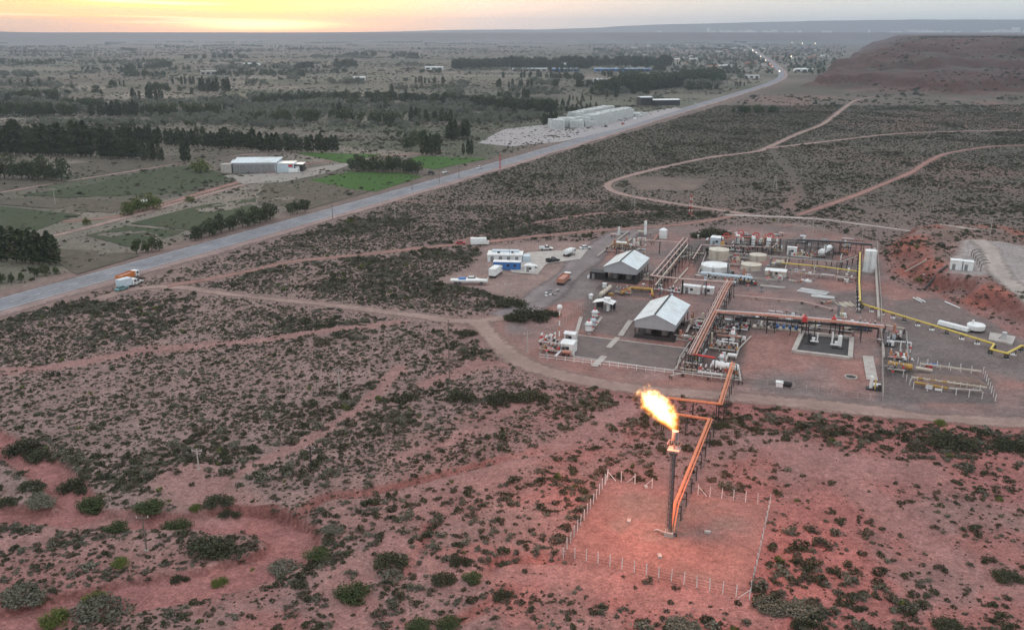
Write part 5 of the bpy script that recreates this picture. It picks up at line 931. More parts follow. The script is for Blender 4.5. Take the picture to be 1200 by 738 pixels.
for x in (.2, 6.2):
    for y in (0, 3.7): t.put('post', MB().bar((x, y, 0), (x, y, 2.7), .14), 'grey')
t.put('back_panel', MB().box(3.2, 3.8, 1.3, 6, .08, 2.4), 'dark'); cabin(707, 364, 1.7, 1.6, 3.8, 'white', 'tall narrow white cabinet in front of the small shelter', 'control_cabinet', door=True, win=0, cat='cabinet')
for a in ((798, 343, 6.0, 2.4, 2.4, 'white', 'white site container in front of the pale rack', 'site_container'), (823, 344, 3.4, 2.2, 2.0, 'white', 'short white box right of the site container', 'storage_box'), (832, 288, 4.6, 4.5, 3.2, 'paleblue', 'small blue-walled hut with flat white roof behind the cream tank', 'control_hut'), (922, 299, 3.4, 1.6, 3.0, 'white', 'pale upright cabinet left of the dark frame', 'pale_cabinet'), (896, 322, 7.0, 4.0, 1.5, 'cream', 'low cream block with flat top beside the round tanks', 'low_block'), (690, 350, 1.0, 1.0, 1.2, 'white', 'small white box beside the yard drive', 'utility_box'), (706, 337, 1.1, 1.1, 1.3, 'white', 'white box in front of the far shed', 'utility_box'), (770, 338, 1.4, 1.2, 1.1, 'white', 'small white box at the rack corner', 'utility_box'), (909, 453, 1.6, 1.2, 1.1, 'white', 'white box beside the front right posts', 'utility_box')): cabin(*a, door=a[2] > 2.5, win=1 if a[2] > 3 else 0)
t = T_('generator', (918, 453), 'dark round generator beside the white box at the front right posts', 'generator'); t.put('drum', MB().hvessel((0, 0, .8), (1.6, 0, .8), .6), 'black', smooth=True); t.put('frame', MB().box(.8, 0, .12, 2.6, 1.2, .2), 'grey'); t.put('roll_bar', MB().bar((-.5, 0, 0), (-.5, 0, 1.6), .1).bar((2.1, 0, 0), (2.1, 0, 1.6), .1), 'concrete')
t = T_('round_basin', (997, 443), 'shallow pale-rimmed dark basin in the bare yard', 'basin'); t.put('rim', MB().lathe([(1.5, 0), (1.5, .5), (1.25, .5), (1.2, .1)], 20), 'concrete'); t.put('dark_water', MB().lathe([(1.2, .2), (1.2, .25)], 20), 'black')
def pipe_stack(px, py, n, length, r, m, label, rz, step=None, spread=.0, name='pipe_stack'):
    t = T_(name, (px, py), label, 'pipes', rz=rz)
    for k in range(n): a_ = random.uniform(-spread, spread); t.put('pipe_length', MB().tube((-length / 2 * math.cos(a_), k * (step or r * 2.3) - length / 2 * math.sin(a_), r + .02), (length / 2 * math.cos(a_), k * (step or r * 2.3) + length / 2 * math.sin(a_), r + .02), r, 8), m)
    t.put('sleeper', MB().box(-length * .3, (n - 1) * (step or r * 2.3) / 2, .03, .2, n * (step or r * 2.3), .05), 'wood'); return t
pipe_stack(950, 344, 5, 9.0, .14, 'white', 'row of pale pipes laid out on the bare yard', A0 - .25, 1.1, .08); pipe_stack(964, 349, 3, 7.0, .14, 'white', 'three pale pipes beside the longer row', A0, 1.0, .06); pipe_stack(985, 358, 8, 5.0, .16, 'cream', 'untidy pile of cream pipes in the yard', A0 - .9, .6, .3); pipe_stack(905, 337, 4, 8.0, .14, 'concrete', 'grey pipe lengths in front of the pipe rack', A0, .6, .05); pipe_stack(1075, 352, 2, 5.0, .2, 'white', 'two white pipes on the dark yard', A0 - 1.1, 1.2); pipe_stack(1116, 358, 1, 7.0, .2, 'white', 'single white pipe leaning at the foot of the cutting', A0 - 1.0)
g = random.Random(5)
for k, (px, py, lab) in enumerate(((905, 327, 'pile of mixed scrap right of the low cream block'), (918, 325, 'scrap pile of pale and dark steel in the yard'), (930, 330, 'dark scrap pile below the yellow pipe'), (942, 330, 'low black scrap heap right of the pale one'), (968, 355, 'scrap heap beside the cream pipe pile'), (645, 346, 'heap of steel bins beside the yard drive'), (652, 341, 'dark trailer frames beside the yard drive'), (700, 347, 'dark machine parts in front of the far shed'), (714, 345, 'pile of yellow machine parts in front of the far shed'), (995, 330, 'small scrap pile beside the yellow pipe'), (1095, 430, 'blue and white drums at the pit fence'), (1060, 420, 'grey machine parts beside the pit'))):
    t = T_('scrap_pile', (px, py), lab, 'scrap pile')
    for q in range(7): x, y = g.uniform(-2, 2), g.uniform(-1.2, 1.2); rz_ = g.uniform(0, 3); s1, s2, s3 = g.uniform(.4, 1.8), g.uniform(.2, .7), g.uniform(.2, .8); t.put('scrap_piece', MB().box(x, y, s3 / 2 + .01 * q, s1, s2, s3, rz_), g.choice({5: ['white', 'grey', 'dark'], 8: ['ochre', 'cream', 'yellow'], 10: ['blue', 'white', 'red']}.get(k, ['grey', 'dark', 'white', 'concrete', 'rust'])))
# notice boards on the pit fence
for px, py, w, h, lab in ((1088, 458, 1.5, 1.0, 'larger white notice board on the pit fence'), (1099, 461, 1.5, .5, 'smaller white notice board on the pit fence')): t = T_('notice_board', (px, py), lab, 'board'); t.put('panel', MB().box(0, 0, 1.0, w, .05, h), 'white'); t.put('post', MB().bar((-w * .4, .06, 0), (-w * .4, .06, 1.4), .07).bar((w * .4, .06, 0), (w * .4, .06, 1.4), .07), 'grey')
# covered boats / tarps and slab by the cutting
for px, py, k in ((1109, 383, 'left'), (1117, 385, 'middle'), (1125, 387, 'right')): t = T_('covered_frame', (px, py), f'{k} slanted white cover beside the dark yard', 'cover', rz=A0 - .6); t.put('cover_sheet', MB().prism([(-.8, .3), (.8, .3), (.5, 1.4), (-.5, 1.3)], -2.4, 2.4), 'white'); t.put('frame', MB().bar((-2, 0, 0), (-2, 0, 1.2), .12).bar((2, 0, 0), (2, 0, 1.2), .12), 'dark')
t = T_('tank_trailer', (1143, 388), 'white tank trailer parked below the cutting', 'trailer'); t.put('tank_body', MB().lathe([(2.3, .7), (2.4, 1.9), (2.2, 2.1)], 18), 'white', smooth=True); t.put('chassis', MB().box(0, 0, .5, 4.6, 1.8, .25), 'dark'); t.put('filler', MB().tube((-.9, 0, 2.0), (-.9, 0, 3.2), .3, 8), 'white')
for x in (-1.2, 1.2):
    for y in (-.95, .95): w_ = t.put('wheel', MB().tube((x, y - .12, .42), (x, y + .12, .42), .42, 12), 'tyre'); t.put('rim', MB().tube((x, y - .14, .42), (x, y + .14, .42), .2, 8), 'grey', w_)
t = T_('concrete_plinth', (1158, 400), 'white concrete plinth with a pale drum at the end of the yellow pipe', 'plinth'); q4 = [t.L(*q) for q in ((1158, 399), (1186, 405), (1190, 396), (1160, 391))]; t.put('plinth_block', MB().add([(p.x, p.y, 0) for p in q4] + [(p.x, p.y, .5) for p in q4], [(4, 5, 6, 7), (0, 1, 5, 4), (1, 2, 6, 5), (2, 3, 7, 6), (3, 0, 4, 7)]), 'concrete'); c = t.L(1176, 399); t.put('drum', MB().tube((c.x, c.y, .5), (c.x, c.y, 2.4), .6, 12), 'silver', smooth=True); t.put('bracket', MB().bar((c.x - 1.2, c.y, .5), (c.x, c.y, 2.2), .15), 'grey')

# ---- more plant kit
t = T_('tank_bund', (818, 322), 'low pale concrete wall enclosing the round tanks', 'wall'); q4 = [t.L(*q) for q in ((818, 322), (916, 330), (924, 303), (828, 296))]
for a, b in zip(q4, q4[1:] + q4[:1]): t.put('bund_wall', MB().bar(a + Vector((0, 0, .3)), b + Vector((0, 0, .3)), .3, .8), 'concrete')
pipeline('pale_duct', [(1025, 291, 1.0), (1030, 372, 1.0)], .4, 'concrete', 'thick pale pipe lying along the right side fence', 8.0, posts=False)
pipeline('pale_duct', [(1033, 384, .5), (1036, 418, .5)], .3, 'concrete', 'shorter pale pipe along the right side fence', 8.0, posts=False)
pipeline('ground_pipe', [(880, 394, .5), (866, 408, .5), (862, 420, .5)], .2, 'concrete', 'pale pipe bending round the bare red yard', 5, posts=False)
pipeline('ground_pipe', [(1038, 381, 1.6), (1060, 385, 1.6)], .22, 'cream', 'cream pipe crossing to the right yard', 5)
pipeline('ground_pipe', [(900, 377, 1.2), (945, 382, 1.2), (1000, 389, 1.2)], .22, 'concrete', 'pale pipe in front of the pump skids', 5)
pipeline('ground_pipe', [(880, 373, 2.6), (935, 378, 2.6)], .26, 'silver', 'silver pipe above the cream pump skid', 6)
pipeline('ground_pipe', [(806, 314, .6), (790, 332, .6)], .22, 'cream', 'cream pipe left of the low white tank', 5, posts=False)
pipeline('ground_pipe', [(815, 322, .7), (850, 326, .7), (886, 330, .7)], .2, 'white', 'white pipe along the front of the tank bund', 5)
pipeline('ground_pipe', [(786, 440, .9), (800, 437, .9), (830, 441, .9), (866, 445, .9)], .2, 'concrete', 'pale pipe just behind the low front fence', 5)
pipeline('ground_pipe', [(868, 395, 3.0), (840, 392, 3.0)], .2, 'rust', 'rust pipe joining the main rack to the separator', 5)
pipeline('ground_pipe', [(866, 432, 2.2), (868, 446, 1.0)], .25, 'concrete', 'pale elbow pipe right of the white horizontal vessel', 3)
pipeline('ground_pipe', [(925, 300, 2.0), (975, 305, 2.0)], .22, 'grey', 'grey pipe along the foot of the dark frame', 5)
pipeline('ground_pipe', [(700, 300, .8), (722, 282, .8), (738, 270, .8)], .3, 'concrete', 'pale pipe along the left edge behind the far shed', 5, posts=False)
pipeline('ground_pipe', [(765, 283, 1.2), (775, 270, 1.2)], .24, 'rust', 'rust pipe near the white dome-topped tank', 5)
def tower_kit(g): return [('column', 'z', -.7, 0, .3, g.uniform(2.2, 4.2), .4, 0, g.choice(['white', 'grey', 'cream', 'rust'])), ('drum', 'x', .5, .4, 1.0, 1.8, .45, 0, g.choice(['white', 'silver', 'cream', 'grey'])), ('control_box', 'b', 1.2, -.5, .9, .7, .5, 1.1, g.choice(['white', 'grey', 'dark'])), ('riser', 'z', .2, -.6, .3, g.uniform(1.6, 3), .12, 0, g.choice(['rust', 'yellow', 'silver']))]
g = random.Random(11)
for px, py, lab in ((722, 291, 'equipment skid left of the far white horizontal vessel'), (736, 290, 'equipment skid right of the far white horizontal vessel'), (727, 276, 'dark equipment skid at the far back left'), (745, 288, 'equipment skid beside the far overhead pipe'), (853, 303, 'equipment skid between the cream tank and the vessels'), (866, 310, 'equipment skid between the low white tank and cream pair'), (872, 288, 'equipment skid under the left red ring'), (893, 287, 'equipment skid under the right red ring'), (912, 292, 'equipment skid right of the vertical vessels'), (936, 297, 'equipment skid beside the pale upright cabinet'), (944, 285, 'equipment skid at the back of the dark frame'), (992, 290, 'equipment skid at the back left of the tall white tank'), (855, 322, 'equipment skid in front of the low white tank'), (874, 326, 'equipment skid at the right of the long pale blue vessel'), (826, 379, 'equipment skid beside the main rack'), (848, 379, 'equipment skid behind the white separator'), (836, 403, 'equipment skid in the middle of the valve yard'), (862, 399, 'equipment skid right of the white separator'), (815, 424, 'equipment skid near the end of the main rack'), (1040, 405, 'equipment skid inside the strip by the right fence'), (1050, 396, 'equipment skid beside the pit post line'), (955, 386, 'equipment skid left behind the concrete pit'), (990, 389, 'equipment skid right behind the concrete pit'), (800, 398, 'equipment skid at the right flank of the near shed'), (812, 384, 'equipment skid against the right side of the near shed'), (905, 312, 'equipment skid beside the small cream drum'), (985, 372, 'equipment skid behind the rust-red rack'), (1024, 456, 'equipment skid at the front right corner of the plant')): skid(px, py, 3.6, 2.0, lab, tower_kit(g), 'equipment_skid', m=g.choice(['dark', 'grey', 'concrete']))

# smaller kit that fills the gaps between the named equipment
def spool(x, y, lab, grp, g):
    k = g.randrange(5); m = g.choice(['concrete', 'white', 'silver', 'pink', 'cream', 'rust', 'grey']); rz_ = A0 + g.choice([0, 1.5708]) + g.uniform(-.05, .05)
    nm = ['pipe_spool', 'small_drum', 'valve_post', 'cable_tray', 'meter_box'][k]; t = T_(nm, Vector((x, y, 0)), lab[k], ['pipe', 'drum', 'valve', 'tray', 'box'][k], grp[k], rz=rz_)
    if k == 0:
        w, h = g.uniform(2, 5), g.uniform(1.2, 3.2); t.put('pipe_bend', MB().path([(-w / 2, 0, 0), (-w / 2, 0, h), (w / 2, 0, h), (w / 2, 0, 0)], .16, 6), m, smooth=True); t.put('flange', MB().tube((-.1, 0, h), (.1, 0, h), .3, 8), 'dark'); t.put('valve', MB().box(w / 2, 0, h * .5, .5, .5, .5), g.choice(['red', 'dark', 'ochre']))
    elif k == 1: t.put('shell', MB().hvessel((-1, 0, 1.1), (1, 0, 1.1), .5), m, smooth=True); t.put('saddle', MB().box(-.7, 0, .35, .25, .8, .7).box(.7, 0, .35, .25, .8, .7), 'dark')
    elif k == 2: t.put('stem', MB().tube((0, 0, 0), (0, 0, 1.7), .14, 6), m); t.put('handwheel', MB().lathe([(.5, 1.7), (.5, 1.8)], 10), g.choice(['red', 'dark', 'white'])); t.put('body', MB().box(0, 0, .6, .7, .5, .6), 'grey')
    elif k == 3: w = g.uniform(4, 8); t.put('tray', MB().box(0, 0, 1.3, w, .6, .12), g.choice(['silver', 'concrete'])); t.put('leg', MB().bar((-w * .4, 0, 0), (-w * .4, 0, 1.3), .12), 'dark'); t.put('leg', MB().bar((w * .4, 0, 0), (w * .4, 0, 1.3), .12), 'dark')
    else: t.put('box_body', MB().box(0, 0, 1.0, .9, .5, 1.0), g.choice(['white', 'grey', 'paleblue'])); t.put('stand', MB().bar((0, 0, 0), (0, 0, .6), .15), 'dark')
g = random.Random(23)
for zone, where, n in ((((805, 275), (925, 275), (1000, 283), (985, 308), (900, 298), (850, 296)), 'behind the tanks', 34), (((800, 375), (880, 376), (862, 440), (800, 436)), 'beside the near end of the main rack', 30), (((633, 398), (660, 395), (664, 418), (634, 418)), 'in the left corner of the plant', 10), (((890, 318), (1000, 320), (1000, 336), (890, 334)), 'below the yellow pipe', 18), (((870, 366), (1020, 378), (1020, 390), (872, 384)), 'under the rust-red rack', 22), (((712, 272), (760, 272), (765, 300), (742, 304), (712, 298)), 'behind the far shed', 14), (((815, 326), (900, 333), (890, 346), (815, 340)), 'in front of the tank bund', 14), (((1036, 388), (1060, 392), (1064, 440), (1038, 440)), 'in the strip by the right fence', 12), (((740, 338), (790, 340), (800, 356), (812, 360), (760, 352)), 'between the two sheds', 8)):
    zp = GL(zone); lo_, hi_ = zp.min(0), zp.max(0); k = 0
    lab = [f'bent pipe spool {where}', f'small horizontal drum {where}', f'valve post with handwheel {where}', f'raised cable tray {where}', f'small meter box {where}']; grp = [f'{w} {where}' for w in ('pipe spools', 'small drums', 'valve posts', 'cable trays', 'meter boxes')]
    while k < n:
        x, y = g.uniform(lo_[0], hi_[0]), g.uniform(lo_[1], hi_[1])
        if in_poly(np.array([x]), np.array([y]), zp)[0]: k += 1; spool(x, y, lab, grp, g)
# earth berm and yellow frames of the pit
berm = mat('berm_soil', (0.20, 0.135, 0.11), .95, var=.35, scale=.5, bump=.6, tint=(.14, .10, .085))
t = T_('earth_berm', (1062, 440), 'brown earth berm inside the fenced pit', 'berm'); q6 = [t.L(*q) for q in ((1070, 438), (1148, 444), (1158, 452), (1112, 456), (1072, 450))]; n6 = len(q6); cx6 = sum(q6, Vector()) / n6
t.put('berm_body', MB().add([(p.x, p.y, 0) for p in q6] + [((p * .72 + cx6 * .28).x, (p * .72 + cx6 * .28).y, .8) for p in q6], [(i, (i + 1) % n6, n6 + (i + 1) % n6, n6 + i) for i in range(n6)] + [tuple(range(n6, 2 * n6))]), berm)
for a_, b_, lab in (((1068, 446), (1110, 452), 'yellow timber edge along the front of the pit'), ((1110, 452), (1156, 458), 'pale timber edge at the right front of the pit'), ((1078, 430), (1150, 439), 'pale timber edge along the back of the pit')):
    t = T_('timber_edge', a_, lab, 'edging'); e_ = t.L(*b_); nn = 6
    for k in range(nn): t.put('plank', MB().bar(e_ * (k / nn) + Vector((0, 0, .9)), e_ * ((k + .97) / nn) + Vector((0, 0, .9)), .35, .3), 'ochre' if 'yellow' in lab and k % 2 else 'cream'); t.put('stake', MB().bar(e_ * (k / nn), e_ * (k / nn) + Vector((0, 0, 1.3)), .14), 'white')

for px, py, lab in ((737, 611, 'broken pale stub left of the flare stack'), (829, 624, 'broken pale stub right of the flare stack'), (773, 652, 'flat pale slab in front of the flare stack'), (757, 571, 'pale stub by the back fence of the pad')):
    t = T_('concrete_stub', (px, py), lab, 'stub', rz=random.uniform(0, 3)); t.put('block', MB().box(0, 0, .15, 1.0, .6, .4), 'concrete'); t.put('rebar', MB().tube((.2, 0, .3), (.7, .3, .7), .04, 5), 'rust')

pipeline('pipe_rack', [(816, 412, 3.2), (851, 342, 3.2)], .26, 'dark', 'dark lower pipes slung under the main rack', 9.0, extra=((.8, .2, 'dark'), (-.8, .16, 'grey')))
pipeline('pipe_rack', [(870, 372, 3.6), (1030, 385, 3.6)], .26, 'dark', 'dark lower pipes slung under the rust-red rack', 9.0, extra=((.9, .2, 'dark'),))
pipeline('pipe_rack', [(772, 330, 2.6), (804, 285, 2.6)], .24, 'dark', 'dark lower pipes beside the far shed rack', 8.0, extra=((-.9, .18, 'rust'),))
pipeline('pipe_rack', [(812, 303, 3.0), (822, 287, 3.0), (905, 290, 3.0), (912, 283, 3.0)], .22, 'pink', 'pink pipe rack looping behind the cream tank', 5.0, extra=((.7, .16, 'dark'),))
pipeline('pipe_rack', [(905, 301, 3.0), (985, 307, 3.0), (1004, 300, 3.0)], .2, 'concrete', 'pale pipe rack in front of the dark frame', 5.0, extra=((.7, .16, 'dark'),))
pipeline('ground_pipe', [(860, 346, .8), (940, 353, .8), (975, 362, .8)], .22, 'pink', 'pink pipe crossing the bare middle yard', 6.0)
pipeline('ground_pipe', [(918, 318, 1.0), (1003, 326, 1.0)], .2, 'pink', 'pink pipe below the straight yellow gas pipe', 6.0)
frame(893, 300, 6, 5, 4.6, 'dark steel frame beside the far cream tank', 2); frame(832, 388, 8, 6, 3.6, 'dark steel frame behind the valve yard', 3); frame(920, 296, 7, 5, 4.0, 'dark steel frame beside the pale upright cabinet', 2); frame(985, 296, 8, 5, 4.0, 'dark steel frame left of the tall white tank', 3); frame(722, 300, 7, 4, 3.2, 'dark steel frame behind the ridge of the far shed', 2)
for px, py, lab in ((905, 379, 'dark boxed cooler on the rack left of the blue motors'), (935, 384, 'dark boxed cooler right of the blue motors'), (868, 381, 'dark boxed cooler at the left end of the rust-red rack'), (832, 298, 'dark boxed cooler against the back of the cream tank'), (875, 283, 'dark boxed cooler under the red pipe run')):
    t = T_('air_cooler', (px, py), lab, 'cooler'); t.put('casing', MB().box(0, 0, 2.0, 3.2, 2.4, 1.2), 'dark'); t.put('fan_ring', MB().lathe([(.8, 2.6), (.8, 2.9), (.65, 2.9)], 12), 'grey'); t.put('leg', MB().bar((-1.4, -1, 0), (-1.4, -1, 1.5), .14).bar((1.4, -1, 0), (1.4, -1, 1.5), .14), 'dark'); t.put('leg', MB().bar((-1.4, 1, 0), (-1.4, 1, 1.5), .14).bar((1.4, 1, 0), (1.4, 1, 1.5), .14), 'dark')
# ================================================================== VEHICLES
def wheels(t, xs_, half, r, w=.28):
    for x in xs_:
        for sg in (-1, 1): w_ = t.put('wheel', MB().tube((x, sg * half - w / 2, r), (x, sg * half + w / 2, r), r, 14), 'tyre', smooth=True); t.put('rim', MB().tube((x, sg * half - w / 2 - .02, r), (x, sg * half + w / 2 + .02, r), r * .55, 10), 'grey', w_)
def car(px, py, rz, m, label, kind='car', scale=1.0, name=None):
    t = T_(name or {'car': 'parked_car', 'van': 'van', 'pickup': 'pickup_truck'}[kind], (px, py), label, {'pickup': 'pickup'}.get(kind, kind), rz=rz); 
    if kind == 'van': t.put('body', MB().prism([(-.92, .35), (.92, .35), (.95, 1.1), (.85, 2.1), (-.85, 2.1), (-.95, 1.1)], -2.6, 2.0).prism([(-.9, .35), (.9, .35), (.86, 1.15), (-.86, 1.15)], 2.0, 2.7), m); t.put('windscreen', MB().add([(2.05, -.8, 1.2), (2.05, .8, 1.2), (1.95, .75, 1.95), (1.95, -.75, 1.95), (2.4, -.8, 1.18), (2.4, .8, 1.18)], [(4, 5, 2, 3)]), 'glass'); ln = 2.6
    else:
        t.put('body', MB().add([(x, y, z) for x, z, w in ((-2.2, .35, .82), (-2.2, .85, .85), (-1.6, .95, .88), (1.1, .92, .88), (2.1, .72, .82), (2.2, .4, .78)) for y in (-w, w)], [(0, 2, 3, 1), (2, 4, 5, 3), (4, 6, 7, 5), (6, 8, 9, 7), (8, 10, 11, 9), (10, 0, 1, 11), (0, 10, 8, 6, 4, 2), (1, 3, 5, 7, 9, 11)]), m)
        c0, c1 = (-1.7, 1.0) if kind == 'car' else (-.5, 1.1); ca_ = t.put('cabin', MB().add([(c0, -.78, .93), (c1, -.78, .93), (c1, .78, .93), (c0, .78, .93), (c0 + .35, -.62, 1.48), (c1 - .65, -.62, 1.48), (c1 - .65, .62, 1.48), (c0 + .35, .62, 1.48)], [(0, 1, 5, 4), (1, 2, 6, 5), (2, 3, 7, 6), (3, 0, 4, 7), (3, 2, 1, 0)]), 'glass'); t.put('roof', MB().box((c0 + c1) / 2 - .15, 0, 1.51, (c1 - c0) - 1.0, 1.26, .06), m, ca_); ln = 2.2
        if kind == 'pickup': t.put('cargo_bed', MB().box(-1.4, .8, 1.05, 1.5, .08, .4).box(-1.4, -.8, 1.05, 1.5, .08, .4).box(-2.15, 0, 1.05, .08, 1.6, .4), m)
    wheels(t, (-1.35, 1.35) if kind != 'van' else (-1.6, 1.7), .78, .34, .22)
    for y in (-.6, .6): t.put('headlight', MB().box(ln - .02, y, .68, .1, .3, .16), 'white')
    t.e.scale = (scale,) * 3; return t
def truck(px, py, rz, cab, load, label, kind='box', L_=7.0, cab_only=False):
    t = T_({'box': 'box_truck', 'flat': 'flatbed_truck', 'tank': 'tanker_truck', 'dump': 'dump_truck'}[kind], (px, py), label, 'truck', rz=rz); t.put('chassis', MB().box(0, 0, .75, L_, .9, .25), 'dark'); f = L_ / 2
    c_ = t.put('cab', MB().prism([(-1.15, .6), (1.15, .6), (1.15, 1.6), (1.05, 2.6), (-1.05, 2.6), (-1.15, 1.6)], f - 1.7, f), cab); t.put('windscreen', MB().box(f + .02, 0, 1.95, .06, 1.9, .8), 'glass', c_)
    for y in (-1.13, 1.13): t.put('side_window', MB().box(f - .7, y, 1.9, .9, .06, .7), 'glass', c_)
    if kind == 'box': t.put('cargo_box', MB().box(-.9, 0, 2.1, L_ - 2.0, 2.4, 2.4), load)
    elif kind == 'tank': t.put('tank_body', MB().hvessel((-f + .4, 0, 2.0), (f - 2.2, 0, 2.0), 1.1), load, smooth=True)
    elif kind == 'dump': t.put('tipper_body', MB().add([(-f, -1.2, 1.0), (f - 2, -1.2, 1.0), (f - 2, 1.2, 1.0), (-f, 1.2, 1.0), (-f, -1.3, 2.4), (f - 1.8, -1.3, 2.6), (f - 1.8, 1.3, 2.6), (-f, 1.3, 2.4)], [(0, 1, 5, 4), (1, 2, 6, 5), (2, 3, 7, 6), (3, 0, 4, 7), (0, 3, 2, 1)]), load); t.put('load', MB().box(-1.0, 0, 1.7, L_ - 2.3, 2.2, .9), 'rust')
    else: t.put('flat_bed', MB().box(-.9, 0, 1.1, L_ - 1.9, 2.4, .22), load)
    wheels(t, (-f + 1.0, -f + 2.2, f - 1.0), 1.0, .5, .34); return t
hw_rz = math.atan2(HWY[2][1] - HWY[1][1], HWY[2][0] - HWY[1][0])
truck(150, 328, hw_rz + .1, 'white', 'orange', 'orange-bodied truck with white cab parked on the highway shoulder', 'dump', 8.5); truck(149, 337, hw_rz - .1, 'white', 'paleblue', 'white van-bodied truck nearest the camera on the shoulder', 'box', 6.5); car(159, 333, hw_rz, 'white', 'white pickup in front of the shoulder trucks', 'pickup', 1.2); car(143, 340, hw_rz, 'teal', 'teal car behind the shoulder trucks', 'car')
truck(661, 331, 1.2, 'white', 'rust', 'rust-red truck with white cab on the yard drive', 'dump', 9.0)
t = T_('flatbed_trailer', (550, 333), 'long white flatbed trailer at the edge of the scrub', 'trailer', rz=-.06); t.put('deck', MB().box(0, 0, 1.4, 12.5, 2.4, .5), 'white'); t.put('chassis', MB().box(0, 0, 1.0, 11, .8, .3), 'dark'); wheels(t, (-4.6, -3.4, 4.0), 1.0, .48, .34); t.put('headboard', MB().box(6.2, 0, 2.0, .1, 2.3, .9), 'white'); t.put('dark_load', MB().box(-2.4, .4, 1.9, 2.4, 1.4, .5), 'blue')
truck(581, 323, 1.25, 'white', 'white', 'white box truck parked beside the blue cabin', 'box', 8.0); car(562, 287, .1, 'white', 'white minibus on the track behind the yard', 'van', 1.35); car(554, 329, 0, 'white', 'white car behind the flatbed trailer', 'car'); car(686, 292, .3, 'white', 'white car at the far end of the yard', 'car', 1.0); car(640, 293, .0, 'white', 'white pickup at the back of the yard', 'pickup', 1.2); car(668, 296, .9, 'grey', 'grey car near the back of the yard drive', 'car'); car(540, 286, .1, 'red', 'small red car on the upper track', 'car', .9)
truck(667, 300, 1.0, 'white', 'white', 'small white tanker at the back of the yard', 'tank', 6.0); car(648, 307, .6, 'black', 'black machine-like car in the middle of the yard', 'pickup', 1.2); car(622, 314, .1, 'white', 'white car beside the white-roofed depot', 'car', 1.1)
car(562, 198, hw_rz, 'white', 'white car driving on the highway above the green fields', 'car', 1.1, 'moving_car'); car(505, 203, hw_rz, 'black', 'black car beside the highway by the green field', 'car'); car(522, 203, hw_rz, 'white', 'white pickup at the field edge by the highway', 'pickup', 1.1); car(710, 149, hw_rz, 'black', 'black car on the gravel apron by the crate stacks', 'car', 1.1); car(730, 146, hw_rz, 'red', 'red car on the gravel apron by the crate stacks', 'car', 1.1); car(815, 122, hw_rz, 'white', 'white car far along the highway', 'car', 1.2, 'moving_car'); car(744, 141, hw_rz, 'white', 'white van beside the crate stacks', 'van', 1.1); car(1126, 312, 1.2, 'black', 'dark car on the hill pad', 'car')
# ================================================================== YARD BUILDINGS
t = cabin(578, 316, 9.6, 2.8, 2.8, 'blue', 'long blue cabin with white roof in front of the white depot', 'blue_cabin', rz=-.10, win=2)
t = T_('white_depot', (571, 307), 'large white flat-roofed depot building behind the blue cabin', 'building', rz=-.06); t.put('wall', MB().box(6.4, 3.4, 1.3, 12.6, 6.6, 2.6), 'white'); t.put('roof', MB().box(6.4, 3.4, 2.68, 13.0, 7.0, .14), 'white'); t.put('roof_step', MB().box(6.4, 5.6, 3.0, 10, 2.4, .5), 'paleblue'); t.put('vent', MB().box(4, 3, 3.0, 1.0, .8, .5), 'dark'); t.put('vent', MB().box(9, 3.5, 3.0, .8, .8, .4), 'dark'); t.put('antenna', MB().tube((8, 2, 2.6), (8, 2, 5.4), .05, 5), 'dark'); t.put('side_shed', MB().box(14.2, 2.5, 1.1, 2.6, 4, 2.2), 'paleblue')
for k in range(4): t.put('door', MB().box(1.8 + k * 3, .08, 1.1, 1.2, .1, 2.0), 'grey')
sheet('concrete_yard', [(590, 306), (620, 296), (690, 292), (680, 304), (640, 310), (630, 322), (600, 320)], M['concrete'])
cabin(615, 319, 3.4, 2.4, 2.3, 'white', 'small white cabin right of the blue one', rz=-.1)
# hill pad
cabin(1113, 316, 3.5, 2.6, 3.2, 'white', 'left white cabin on the hill pad', win=0); cabin(1128, 317, 3.0, 2.6, 3.0, 'white', 'right white cabin on the hill pad', win=0)
t = T_('arched_frame', (1149, 318), 'row of black hoops beside the pale hill road', 'frame', rz=rad(72)); zb = t.o.z
for k in range(6): t.put('hoop', MB().path([(k * 4.0, 0, 0), (k * 4.0, 0, 2.2), (k * 4.0, -1.2, 3.0), (k * 4.0, -2.6, 3.0)], .1, 6), 'dark')
t.put('ridge_bar', MB().bar((0, 0, 2.2), (20, 0, 2.2), .1), 'dark')
strip('hill_road', GL([(1146, 281), (1160, 292), (1170, 312), (1196, 334), (1240, 362)], 7), 4.5, TONE['white'], 3.0, wiggle=.2)
t = T_('culvert_pipe', P(1083, 322), 'rusty pipe running down the red cutting', 'pipe', rz=0); q_ = [P(1083, 340), P(1092, 330), P(1102, 318), P(1110, 312)]; t.put('pipe', MB().path([p - t.o + Vector((0, 0, .3)) for p in q_], .35, 8), 'dark', smooth=True); t.put('support', MB().box(0, 0, .1, .8, .8, .3), 'concrete')
t = T_('steel_beam', P(1060, 320), 'pale beam lying on the red cutting', 'beam', rz=0); a_, b_ = P(1060, 320) - t.o, P(1086, 306) - t.o; t.put('beam', MB().bar(a_ + Vector((0, 0, .5)), b_ + Vector((0, 0, .5)), .35), 'concrete'); t.put('support', MB().bar(b_ - Vector((0, 0, .3)), b_ + Vector((0, 0, .5)), .2), 'wood')
